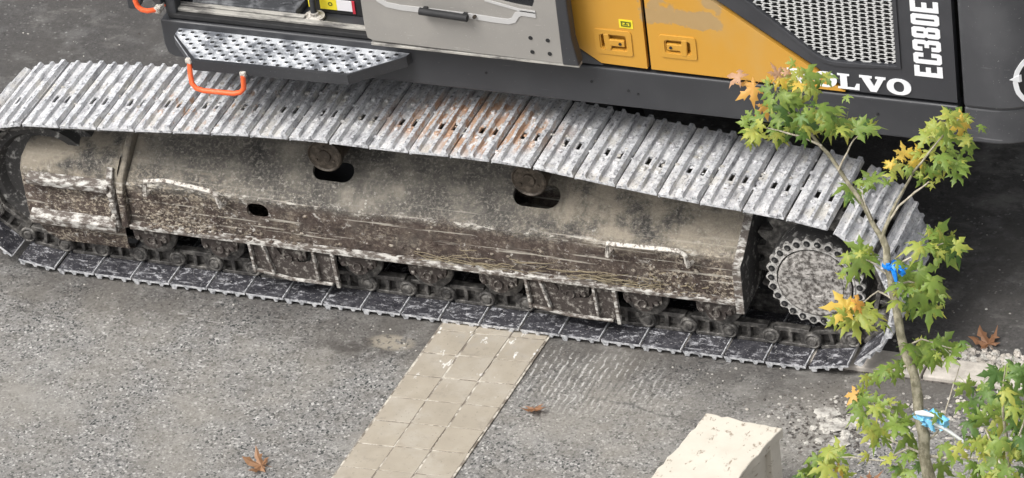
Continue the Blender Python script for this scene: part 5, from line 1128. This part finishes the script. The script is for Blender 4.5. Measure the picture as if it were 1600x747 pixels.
# ---- open cab door folded back along the side
DY = -0.12
dpoly = [(-0.268, 2.6), (-0.270, 1.66), (-0.262, 1.588), (-0.235, 1.574), (0.772, 1.560), (0.772, 2.6)]
win = [(0.0, 2.4), (0.03, 1.98), (0.12, 1.905), (0.38, 1.90), (0.56, 1.872), (0.645, 1.865), (0.66, 1.905), (0.66, 2.4)]
m = MB(); m.plate(dpoly, [win], XZ(DY), 0.0, 0.03); door = part(m, 'cab_door', 'grey', weld=False)
m = MB(); m.prism(win, XZ(DY), 0.012, 0.018); part(m, 'window_pane', 'glass', door)
m = MB(); m.prism([(0.7725, 2.6), (0.7725, 1.553), (0.858, 1.556), (0.835, 1.70), (0.815, 2.6)], XZ(DY), -0.006, 0.06); part(m, 'door_edge', 'dark', door, bevel=.008)
m = MB(); m.box(-0.25, 0.855, DY + 0.002, DY + 0.05, 1.542, 1.5585); part(m, 'door_gasket', 'sill', door, bevel=.004)
def ribbon(pts, w, fn, d0, d1):
    m = MB(); up, dn = [], []
    for i, p in enumerate(pts):
        t = (Vector(pts[min(i + 1, len(pts) - 1)]) - Vector(pts[max(i - 1, 0)])).normalized(); n_ = Vector((-t.y, t.x)) * w / 2
        up.append((p[0] + n_.x, p[1] + n_.y)); dn.append((p[0] - n_.x, p[1] - n_.y))
    for i in range(len(pts) - 1): m.prism([up[i], up[i + 1], dn[i + 1], dn[i]], fn, d0, d1)
    return m
part(ribbon([(-0.20, 1.95), (-0.193, 1.86), (-0.17, 1.82), (-0.13, 1.796), (-0.06, 1.787), (0.10, 1.785), (0.31, 1.781), (0.43, 1.774), (0.51, 1.772), (0.538, 1.782), (0.562, 1.818), (0.585, 1.830), (0.66, 1.826)], 0.030, XZ(DY), -0.004, 0.0), 'trim_strip', 'grey2', door)
part(ribbon([(0.40, 1.884), (0.50, 1.862), (0.58, 1.846), (0.66, 1.842)], 0.014, XZ(DY), -0.004, 0.0), 'trim_strip', 'grey2', door)
m = MB(); m.tube([(0.058, DY - 0.035, 1.800), (0.31, DY - 0.035, 1.788)], 0.019, 14); m.box(0.07, 0.09, DY - 0.03, DY, 1.79, 1.81); m.box(0.28, 0.30, DY - 0.03, DY, 1.78, 1.80); part(m, 'door_handle', 'black', door, smooth=40)
m = MB(); m.lathe([(0.009, 0.0), (0.009, -0.02), (0.0005, -0.022)], (0.338, DY, 1.785), 10); part(m, 'handle_button', 'cap', door)
for x, z in ((0.617, 1.69), (0.707, 1.686), (0.618, 1.609), (0.709, 1.609)):
    m = MB(); m.lathe([(0.011, -0.001), (0.011, -0.003), (0.0005, -0.003)], (x, DY, z), 10); part(m, 'screw_hole', 'hole', door)
# ---- engine housing side: base, amber service doors, charcoal grille panel
m = MB(); m.box(-0.22, 2.735, 0.07, 2.66, 1.30, 2.62); part(m, 'engine_housing', 'black', bevel=.03)
m = MB(); m.prism([(0.70, 2.6), (0.70, 1.490), (0.935, 1.488), (0.788, 1.592), (0.776, 2.6)], XZ(0), 0.004, 0.03); part(m, 'corner_panel', 'darkp', bevel=.006)
def latch(door_, x0, x1, z0, z1, flip):
    m = MB(); m.plate(rrect(x0 - .002, x1 + .002, z0 - .002, z1 + .002, .015), [rrect(x0 + .024, x1 - .024, z0 + .024, z1 - .024, .015)], XZ(0), -0.010, 0.004); part(m, 'latch_frame', 'yellow', door_, bevel=.003)
    cx, cz = (x0 + x1) / 2, (z0 + z1) / 2
    m = MB(); m.box(x0 + .02, x1 - .02, 0.026, 0.032, z0 + .02, z1 - .02); part(m, 'latch_tray', 'yellow', door_)
    s_ = -1 if flip else 1
    tp = [(-.050, .046), (-.022, .046), (-.018, .016), (.058, .016), (.058, -.020), (-.010, -.020), (-.016, -.048), (-.044, -.048)]
    m = MB(); m.prism([(cx + s_ * u, cz + v) for u, v in tp], XZ(0), -0.012, 0.006); hd = part(m, 'latch_handle', 'yellow', door_, bevel=.004)
    m = MB(); m.lathe([(0.008, 0.0), (0.008, -0.003)], (cx + s_ * .036, -0.012, cz - .003), 10); part(m, 'keyhole', 'hole', door_)
L1, L2 = (0.908, 1.098, 1.570, 1.708), (1.245, 1.431, 1.588, 1.712)
hole = lambda L: rrect(L[0] + .03, L[1] - .03, L[2] + .03, L[3] - .03, .012)
m = MB(); m.plate([(0.784, 2.55), (0.794, 1.600), (0.926, 1.509), (1.166, 1.504), (1.166, 2.55)], [hole(L1)[::-1]], XZ(0), -0.004, 0.022); d1 = part(m, 'service_door', 'yellow', weld=False); latch(d1, *L1, False)
m = MB(); m.plate([(1.186, 2.175), (1.186, 1.504), (2.175, 1.496), (2.04, 1.594)], [hole(L2)[::-1]], XZ(0), -0.004, 0.022); d2 = part(m, 'service_door', 'yellow', weld=False); latch(d2, *L2, True)
m = MB(); m.box(1.043, 1.114, -0.0065, -0.0045, 1.728, 1.776); stk = part(m, 'sticker', 'label', d1)
m = MB(); m.plate([(1.053, 1.738), (1.098, 1.736), (1.104, 1.744), (1.104, 1.766), (1.053, 1.768)], [[(1.060, 1.744), (1.096, 1.742), (1.097, 1.760), (1.060, 1.761)]], XZ(0), -0.0085, -0.0066); m.box(1.066, 1.09, -0.0085, -0.0066, 1.747, 1.752); m.box(1.074, 1.081, -0.0085, -0.0066, 1.7525, 1.759); part(m, 'sticker_mark', 'ink', d1)
GP = [(1.50, 2.145), (1.718, 1.960), (2.027, 1.707), (2.075, 1.676), (2.130, 1.664), (2.20, 1.664), (2.443, 1.676), (2.449, 2.45), (1.14, 2.45)]
m = MB(); m.plate([(1.19, 2.192), (2.05, 1.610), (2.195, 1.502), (2.735, 1.500), (2.735, 2.55), (1.19, 2.55)][::1], [[(1.40, 2.23)] + GP[1:8] + [(1.40, 2.45)]], XZ(0), 0.0, 0.05); gp = part(m, 'grille_panel', 'darkp', weld=False)
GP2 = [(1.40, 2.23)] + GP[1:8] + [(1.40, 2.45)]
def clipx(poly, z):
    xs_ = []
    for i in range(len(poly)):
        (xa, za), (xb, zb) = poly[i], poly[(i + 1) % len(poly)]
        if (za - z) * (zb - z) < 0: xs_.append(xa + (xb - xa) * (z - za) / (zb - za))
    return (min(xs_), max(xs_)) if len(xs_) >= 2 else None
def inset_rim(poly, w):
    c = Vector((sum(p[0] for p in poly) / len(poly), sum(p[1] for p in poly) / len(poly))); return [tuple(Vector(p) + (Vector(p) - c).normalized() * w) for p in poly]
m = MB(); m.plate(inset_rim(GP2, .028), [GP2], XZ(0), -0.008, -0.0005); part(m, 'grille_rim', 'darkp', gp, bevel=.003)
m = MB(); k = 0; z = 1.662
P4 = 0.080
while z < 2.30:
    seg = clipx(GP2, z)
    if seg:
        i0 = math.floor(seg[0] / P4) - 1; pts = []; A = 0.0062 * (1 if k % 2 else -1)
        for i in range(i0, math.ceil(seg[1] / P4) + 1):
            bx = i * P4
            pts += [(bx, z + A), (bx + .018, z + A), (bx + .040, z - A), (bx + .058, z - A)]
        pts = [p for p in pts if seg[0] - .02 <= p[0] <= seg[1] + .02]
        h = 0.0039
        for i in range(len(pts) - 1):
            (xa, za), (xb, zb) = pts[i], pts[i + 1]; dn = 0.0015 if abs(za - zb) > .001 else 0
            m.add([(xa, .012, za - h), (xb, .012, zb - h), (xb, .012, zb + h), (xa, .012, za + h), (xa, .020, za - h), (xb, .020, zb - h), (xb, .020, zb + h), (xa, .020, za + h)], [(0, 1, 2, 3), (0, 4, 5, 1), (3, 2, 6, 7), (4, 7, 6, 5)])
    z += 0.01225; k += 1
part(m, 'grille_mesh', 'mesh', gp, weld=False)
# ---- lettering
O_ = (ellipse(.5, .5, .5, .52, 28, 2.2), [ellipse(.5, .5, .215, .36, 24, 2.2)])
V_ = ([(0, 1), (.48, 1), (.48, .87), (.385, .87), (.545, .36), (.70, .87), (.61, .87), (.61, 1), (1, 1), (1, .87), (.93, .87), (.63, 0), (.40, 0), (.085, .87), (0, .87)], [])
L_ = ([(0, 0), (.96, 0), (.98, .42), (.84, .42), (.74, .15), (.43, .15), (.43, .87), (.54, .87), (.54, 1), (0, 1), (0, .87), (.12, .87), (.12, .13), (0, .13)], [])
x = 1.888; zb0, zt0 = 1.514, 1.600
for gl, w in ((V_, .128), (O_, .118), (L_, .112), (V_, .132), (O_, .122)):
    m = MB(); f_ = (lambda x, w: (lambda u, v, d: (x + u * w, d, zb0 + v * (zt0 - zb0))))(x, w)
    m.plate(gl[0], gl[1], f_, -0.0055, -0.0042 if x < 2.16 else -0.0005); part(m, 'letter', 'white', gp, weld=False); x += w * 1.0 + (.004 if gl is V_ else -0.002 if gl is L_ else .004)
E_ = ([(0, 0), (1, 0), (1, .19), (.38, .19), (.38, .41), (.86, .41), (.86, .59), (.38, .59), (.38, .81), (1, .81), (1, 1), (0, 1)], [])
C_ = ([(.15, 0), (.85, 0), (1, .08), (1, .36), (.64, .36), (.64, .17), (.38, .17), (.38, .83), (.64, .83), (.64, .64), (1, .64), (1, .92), (.85, 1), (.15, 1), (0, .92), (0, .08)], [])
T_ = ([(.15, 0), (.85, 0), (1, .08), (1, .43), (.9, .5), (1, .57), (1, .92), (.85, 1), (.15, 1), (0, .92), (0, .66), (.36, .66), (.36, .83), (.63, .83), (.63, .58), (.3, .58), (.3, .42), (.63, .42), (.63, .17), (.36, .17), (.36, .34), (0, .34), (0, .08)], [])
H_ = ([(.15, 0), (.85, 0), (1, .08), (1, .42), (.9, .5), (1, .58), (1, .92), (.85, 1), (.15, 1), (0, .92), (0, .58), (.1, .5), (0, .42), (0, .08)], [[(.38, .17), (.62, .17), (.62, .42), (.38, .42)], [(.38, .58), (.62, .58), (.62, .83), (.38, .83)]])
Z_ = ([(.15, 0), (.85, 0), (1, .08), (1, .92), (.85, 1), (.15, 1), (0, .92), (0, .08)], [[(.38, .17), (.62, .17), (.62, .83), (.38, .83)]])
z = 1.632
for gl in (E_, C_, T_, H_, Z_, E_):
    m = MB(); f_ = (lambda z: (lambda u, v, d: (2.672 - v * 0.140, d, z + u * 0.060)))(z)
    m.plate(gl[0], gl[1], f_, -0.0035, -0.0005); part(m, 'letter', 'white', gp, weld=False); z += 0.0725
# ---- counterweight with rounded corner
def cwy(x): return 1.37 * (1 - math.sqrt(max(0, 1 - (max(0, x - 2.90) / 0.62) ** 2)))
cwp = [(2.762, 0.0), (2.83, 0.0), (2.90, 0.0)] + [(2.90 + 0.62 * math.sin(R(a_)), 1.37 * (1 - math.cos(R(a_)))) for a_ in range(4, 90, 5)] + [(3.52, 1.37)]
full = cwp + [(x, 2.74 - y) for x, y in cwp[::-1]][1:]
m = MB(); m.prism(full, lambda u, v, d: (u, v, d), 1.475, 2.55); cw = part(m, 'counterweight', 'cwt', bevel=.02, smooth=30, seg=3)
low = [(x - (0.012 if x > 2.9 else 0), y + (0.010)) for x, y in cwp]; lowf = low + [(x, 2.74 - y) for x, y in low[::-1]][1:]
m = MB(); m.prism(lowf, lambda u, v, d: (u, v, d), 1.275, 1.4745); part(m, 'lower_lip', 'cwt', cw, bevel=.012, smooth=30)
def on_cw(u, v, d):           # wrap onto the curved corner, u measured along the surface from x = 2.90
    s_ = 0; x = 2.90
    while s_ < u: dx = 0.002; s_ += math.hypot(dx, cwy(x + dx) - cwy(x)); x += dx
    e = 0.002; nx, ny = cwy(x + e) - cwy(x), -e; l = math.hypot(nx, ny); return (x + nx / l * d, cwy(x) + ny / l * d, v)
ring = [(0.266 + .156 * math.cos(R(a_)), 1.635 + .156 * math.sin(R(a_))) for a_ in range(0, 360, 6)]; rin = [(0.266 + .132 * math.cos(R(a_)), 1.635 + .132 * math.sin(R(a_))) for a_ in range(0, 360, 6)]
m = MB()
for i in range(60): j = (i + 1) % 60; m.prism([ring[i], ring[j], rin[j], rin[i]], on_cw, 0.004, 0.0008)
m.prism([(0.094, 1.655), (0.14, 1.636), (0.42, 1.650), (0.46, 1.665), (0.42, 1.672), (0.14, 1.676)], on_cw, 0.0065, 0.0045); part(m, 'emblem', 'white', cw, weld=False)
m = MB(); m.prism(rin, on_cw, 0.003, 0.0012); part(m, 'emblem_disc', 'black', cw, weld=False)
# ================================================================== STONE BENCH
BN = empty('stone_bench', (2.0, -1.55, 0)); tag(BN, 'cream pitted stone bench with a slab top on the asphalt', 'bench')
bd, bw, bo_ = Vector((-0.178, -0.984)), Vector((0.995, -0.10)), Vector((1.814, -1.285))
def bfn(u, v, d): p = bo_ + bw * u + bd * v; return (p.x - 2.0, p.y + 1.55, d)
q = random.Random(12)
def wob(pts): return [(u + q.gauss(0, .0045), v + q.gauss(0, .0045)) for u, v in pts]
def edge_poly(u0, u1, v0, v1, n=40):
    pts = [(u0 + (u1 - u0) * i / 14, v0) for i in range(14)] + [(u1, v0 + (v1 - v0) * i / n) for i in range(n)] + [(u1 - (u1 - u0) * i / 14, v1) for i in range(14)] + [(u0, v1 - (v1 - v0) * i / n) for i in range(n)]
    return wob(pts)
m = MB(); m.prism(edge_poly(0, 0.382, 0, 1.7), bfn, 0.45, 0.395); m.build('bench_top', 'stone', BN, bevel=.006)
m = MB(); m.prism(edge_poly(0.03, 0.345, 0.05, 1.65), bfn, 0.396, -0.02); m.build('bench_block', 'stone', BN, bevel=.006)
m = MB(); m.prism([(0.335, 0.012), (0.378, 0.012), (0.378, 0.10), (0.335, 0.10)], bfn, 0.3945, -0.02); m.build('leg', 'stone', BN, bevel=.006)
m = MB(); m.prism([(0.335, 1.55), (0.378, 1.55), (0.378, 1.65), (0.335, 1.65)], bfn, 0.3945, -0.02); m.build('leg', 'stone', BN, bevel=.006)
# ================================================================== LEAVES
def leaf_mesh(seed, curl=0.25):
    q = random.Random(seed); vs = [(0, 0, 0)]; ring = []
    lobes = [(-118, .56), (-58, .84), (0, 1.0), (58, .84), (118, .56)]
    def P(a, r, z=0): a += q.uniform(-6, 6); r *= q.uniform(.9, 1.1); x, y = r * math.sin(R(a)), r * math.cos(R(a)); return (x, y, z - curl * r * r + 0.10 * math.sin(3 * x + seed) * r)
    for i, (a, l) in enumerate(lobes):
        if i == 0: ring.append(P(a - 34, .24, -.01))
        ring.append(P(a - 17, l * .48, -.03)); ring.append(P(a - 22, l * .68, -.05)); ring.append(P(a - 10, l * .74, -.02)); ring.append(P(a, l * 1.08, -.05)); ring.append(P(a + 10, l * .74, -.02)); ring.append(P(a + 22, l * .68, -.05)); ring.append(P(a + 17, l * .48, -.03))
        if i < 4: ring.append(P((a + lobes[i + 1][0]) / 2, .35, -.05))
        else: ring.append(P(a + 34, .24, -.01))
    m = MB(); n = len(ring); fs = []
    # midrib points keep each lobe folded
    vs += ring; mids = []
    for i, (a, l) in enumerate(lobes):
        mids.append(len(vs)); vs.append(P(a, l * .55, .035))
    for i in range(5):
        b_ = 1 + i * 8 + 1          # first shoulder of lobe i
        s0, s1, s2, tip, s3, s4, s5 = (b_ + k_ for k_ in range(7)); mi_ = mids[i]; sin0, sin1 = b_ - 1, b_ + 7
        fs += [(0, sin0, s0, mi_), (mi_, s0, s1), (mi_, s1, s2), (mi_, s2, tip), (mi_, tip, s3), (mi_, s3, s4), (mi_, s4, s5), (0, mi_, s5, sin1)]
    m.add(vs, fs)
    c_ = q.uniform(-.25, .25); m.tube([(0, 0.02, 0), (c_ * .4, -.25, -.03), (c_, -.55, -.12)], [.014, .012, .014], 4)
    return m
VAR = 7
LM = {}
def leaf_obj(name, var, mat, parent):
    key = (var, mat)
    if key not in LM:
        o = leaf_mesh(var * 3 + 1, (0.25, .5, .7, .35, .85, .1, .6)[var]).build(name, mat, None, weld=False); LM[key] = o.data
        for p in o.data.polygons: p.use_smooth = True
        o.parent = parent; return o
    o = bpy.data.objects.new(name, LM[key]); COL.objects.link(o); o.parent = parent; return o
CM = {'g': 'lg', 'dg': 'ldg', 'yg': 'lyg', 'y': 'ly', 'o': 'lo', 'p': 'lp'}
def plant(root, base, leaves, branches, barkn):
    for i, bl in enumerate(branches):
        m = MB(); pts = [(p[0] - base[0], p[1] - base[1], p[2] - base[2]) for p in bl]
        if i == 0: pts = [(pts[0][0] * 0.0, 0.0, -0.02)] + pts; rr = [bl[0][3] * 1.25] + [p[3] for p in bl]
        else: rr = [p[3] for p in bl]
        # smooth the polyline a little
        P2, R2 = [pts[0]], [rr[0]]
        for k in range(len(pts) - 1):
            a_, b_ = Vector(pts[k]), Vector(pts[k + 1]); jit = Vector([rnd.uniform(-1, 1) * rr[k] * .35 for _ in range(3)])
            P2 += [tuple(a_.lerp(b_, .5) + jit), tuple(b_)]; R2 += [(rr[k] + rr[k + 1]) / 2 * .95, rr[k + 1] * (1.06 if k < len(pts) - 2 else 1)]
        m.tube(P2, [r_ * (.66 if i == 0 else .56) for r_ in R2], 8); o = m.build('trunk' if i == 0 else 'branch', barkn if i == 0 or rr[0] > .012 else 'twig', root, smooth=60)
    for (x, y, z, tx, ty, tz, nx, ny, nz, s, c) in leaves:
        t, n = Vector((tx, ty, tz)).normalized(), Vector((nx, ny, nz)).normalized(); t = (t - n * t.dot(n)).normalized(); sx = t.cross(n)
        o = leaf_obj('leaf', rnd.randrange(VAR), CM[c], root); s_ = s * 0.56 * rnd.uniform(.7, 1.2)
        mm = Matrix((sx * s_, t * s_, n * s_)).transposed().to_4x4(); mm.translation = Vector((x - base[0], y - base[1], z - base[2])) - t * s_ * 0.25; o.matrix_basis = mm
b0 = TREE_BRANCHES[0][0]; base = (b0[0] + 0.1, b0[1] - 0.25, 0)
T = empty('young_tree', base); tag(T, 'slender young tree with star-shaped leaves turning yellow in front of the excavator', 'tree')
plant(T, base, TREE_LEAVES, TREE_BRANCHES, 'bark')
b0 = SHRUB_BRANCHES[0][0]; base = (b0[0], b0[1], 0)
S = empty('leafy_sapling', base); tag(S, 'deep green leafy sapling at the lower right edge beside the young tree', 'sapling')
plant(S, base, SHRUB_LEAVES, SHRUB_BRANCHES, 'bark')
# ================================================================== TIES ON THE TREE
def knot(name, c, mat, label, r, q, n=9, L=0.05):
    root = empty(name, c); m = MB()
    m.tube([(r * math.cos(R(a_)), r * math.sin(R(a_)), 0) for a_ in range(0, 361, 24)], .008, 6, cap=False); m.build('loop', mat, root, smooth=60)
    # crumpled bunch of film on the camera-side of the stem
    m = MB(); nu, nv = 9, 7; vs = []
    for i in range(nu):
        for j in range(nv):
            u_, v_ = i / (nu - 1), j / (nv - 1); vs.append((r * .5 + (u_ - .15) * L + q.uniform(-.007, .007), -r * .9 + q.uniform(-.012, .012) - .01 * math.sin(u_ * 9), (v_ - .5) * L * .62 * (1 - .3 * u_) + q.uniform(-.007, .007) + .01 * math.sin(u_ * 7 + v_ * 4)))
    vs += [(x_, y_ + .004, z_) for x_, y_, z_ in vs]; K = nu * nv
    fs = [(i * nv + j, i * nv + j + 1, (i + 1) * nv + j + 1, (i + 1) * nv + j) for i in range(nu - 1) for j in range(nv - 1)]
    m.add(vs, fs + [tuple(k_ + K for k_ in f)[::-1] for f in fs]); m.build('film', mat, root, weld=False)
    for i in range(n):
        d = Vector((q.uniform(.2, 1), q.uniform(-1, -.2), q.uniform(-.7, .6))).normalized(); p0 = Vector((r, -r, 0)); l = L * q.uniform(.4, .8)
        m = MB(); m.tube([tuple(p0), tuple(p0 + d * l * .6 + Vector((0, 0, .008))), tuple(p0 + d * l + Vector((0, 0, -.012)))], [.006, .009, .004], 4); m.build('ribbon_tail', mat, root)
    return tag(root, label, 'ribbon', 'plastic ties knotted round the young tree')
knot('plastic_ribbon', RIB1, 'blue', 'bright blue plastic ribbon knotted round the upper trunk of the young tree', 0.017, random.Random(2), 3, 0.075)
kb = knot('plastic_ribbon', RIB2, 'pblue', 'pale blue and white plastic band tied low on the young tree trunk', 0.024, random.Random(8), 2, 0.115)
m = MB(); c = Vector(RIB2); e = Vector(STRAP) - c; m.tube([(0.03, -0.03, 0.0), tuple(e * .5 + Vector((.01, -.03, .012))), tuple(e * 1.05 + Vector((.0, -.03, -.005)))], [.010, .009, .004], 6); m.build('strap_tail', 'wstrap', kb, smooth=60)
m = MB(); m.tube([(-0.01, -0.03, 0.03), (0.02, -0.034, 0.036), (0.06, -0.03, 0.026)], [.006, .011, .005], 6); m.build('white_band', 'wstrap', kb, smooth=60)
# ================================================================== FALLEN LEAVES
for (x, y, s, rot_, label) in ((0.735, -0.893, .085, 200, 'curled orange-brown fallen leaf on asphalt just right of the tile strip'), (-0.43, -1.625, .10, 100, 'spread brown fallen leaf on asphalt left of the tile strip'),
                        (2.777, 0.10, .11, 40, 'dry brown fallen leaf on dark asphalt behind the kerb slabs'), (2.52, -1.10, .08, 300, 'small dry leaf on asphalt below the young tree')):
    o = leaf_mesh(int(s * 1000), -0.35).build('fallen_leaf', 'lb', None, weld=False); o.scale = (s, s, s * 1.3); o.location = (x, y, 0.012 + s * .06); o.rotation_euler = (R(8), R(-6), R(rot_)); tag(o, label, 'leaf', 'fallen leaves on the ground')
# ================================================================== RUBBLE AND GRIT
def chunk(name, c, r, q, mat, flat=0.4):
    m = MB(); n = 7; vs = []
    for k, (rr, h) in enumerate(((.9, 0), (1, .5), (.8, 1))):
        for j in range(n): a_ = 6.283 * j / n; vs.append((r * rr * q.uniform(.65, 1.2) * math.cos(a_), r * rr * q.uniform(.65, 1.2) * math.sin(a_) * .75, h * r * flat * q.uniform(.8, 1.1)))
    m.add(vs, [(i * n + j, i * n + (j + 1) % n, (i + 1) * n + (j + 1) % n, (i + 1) * n + j) for i in range(2) for j in range(n)] + [tuple(2 * n + j for j in range(n)), tuple(range(n))[::-1]])
    o = m.build(name, mat, bevel=.003); o.location = c; o.rotation_euler = (q.uniform(-.15, .15), q.uniform(-.15, .15), q.uniform(0, 6.28)); return o
q = random.Random(21)
for c, r_, lab in (((2.23, -0.70, .004), .085, 'large flat white plaster fragment among grit beside the bench'), ((2.16, -0.60, .004), .065, 'pale plaster fragment nearest the track end'), ((2.30, -0.82, .004), .06, 'white plaster fragment lying closest to the bench corner'), ((2.30, -0.62, .004), .05, 'small plaster fragment under the lowest tree leaves')):
    tag(chunk('plaster_fragment', c, r_, q, 'rubble', .13), lab, 'fragment', 'broken plaster beside the bench')
def scatter(name, pts, label, mats):
    m = MB()
    for (x, y, r_, mi) in pts: lump(m, (x, y, -.001), r_, q, .9, mi)
    return tag(m.build(name, mats, weld=False), label, kind='stuff')
pts = [(q.gauss(2.20, .14), q.gauss(-.68, .12), q.uniform(.003, .012), q.choice((0, 1, 1, 1))) for _ in range(520)]
pts += [(q.gauss(2.23, .07), q.gauss(-.70, .07), q.uniform(.014, .030), 0) for _ in range(34)]
scatter('grit', pts, 'dark soil grit and plaster crumbs beside the bench', ['rubble', 'soil'])
pts = [(q.gauss(2.85, .22), q.gauss(0.0, .045), q.uniform(.008, .026), q.choice((0, 0, 1))) for _ in range(260)] + [(q.gauss(2.9, .35), q.gauss(-.5, .16), q.uniform(.004, .016), q.choice((0, 1))) for _ in range(260)]
scatter('gravel', pts, 'pale gravel piled along the kerb slabs under the sapling', ['rubble', 'kerb'])
pts = [(q.uniform(-2.2, 2.2), -0.34 - abs(q.gauss(0, .12)), q.uniform(.003, .008), q.choice((0, 1, 1, 1))) for _ in range(260)] + [(q.uniform(-3.5, 3.2), q.uniform(-2.0, -0.4), q.uniform(.002, .006), q.choice((0, 0, 1))) for _ in range(350)] + [(q.uniform(-4, -1.2), q.uniform(.3, 2.5), q.uniform(.003, .009), q.choice((0, 1, 1))) for _ in range(160)] + [(q.uniform(2.3, 3.2), q.uniform(.3, 2.2), q.uniform(.003, .009), q.choice((0, 1, 1))) for _ in range(70)]
scatter('loose_crumbs', pts, 'loose stone crumbs scattered on the asphalt along the track', ['rubble', 'soil'])
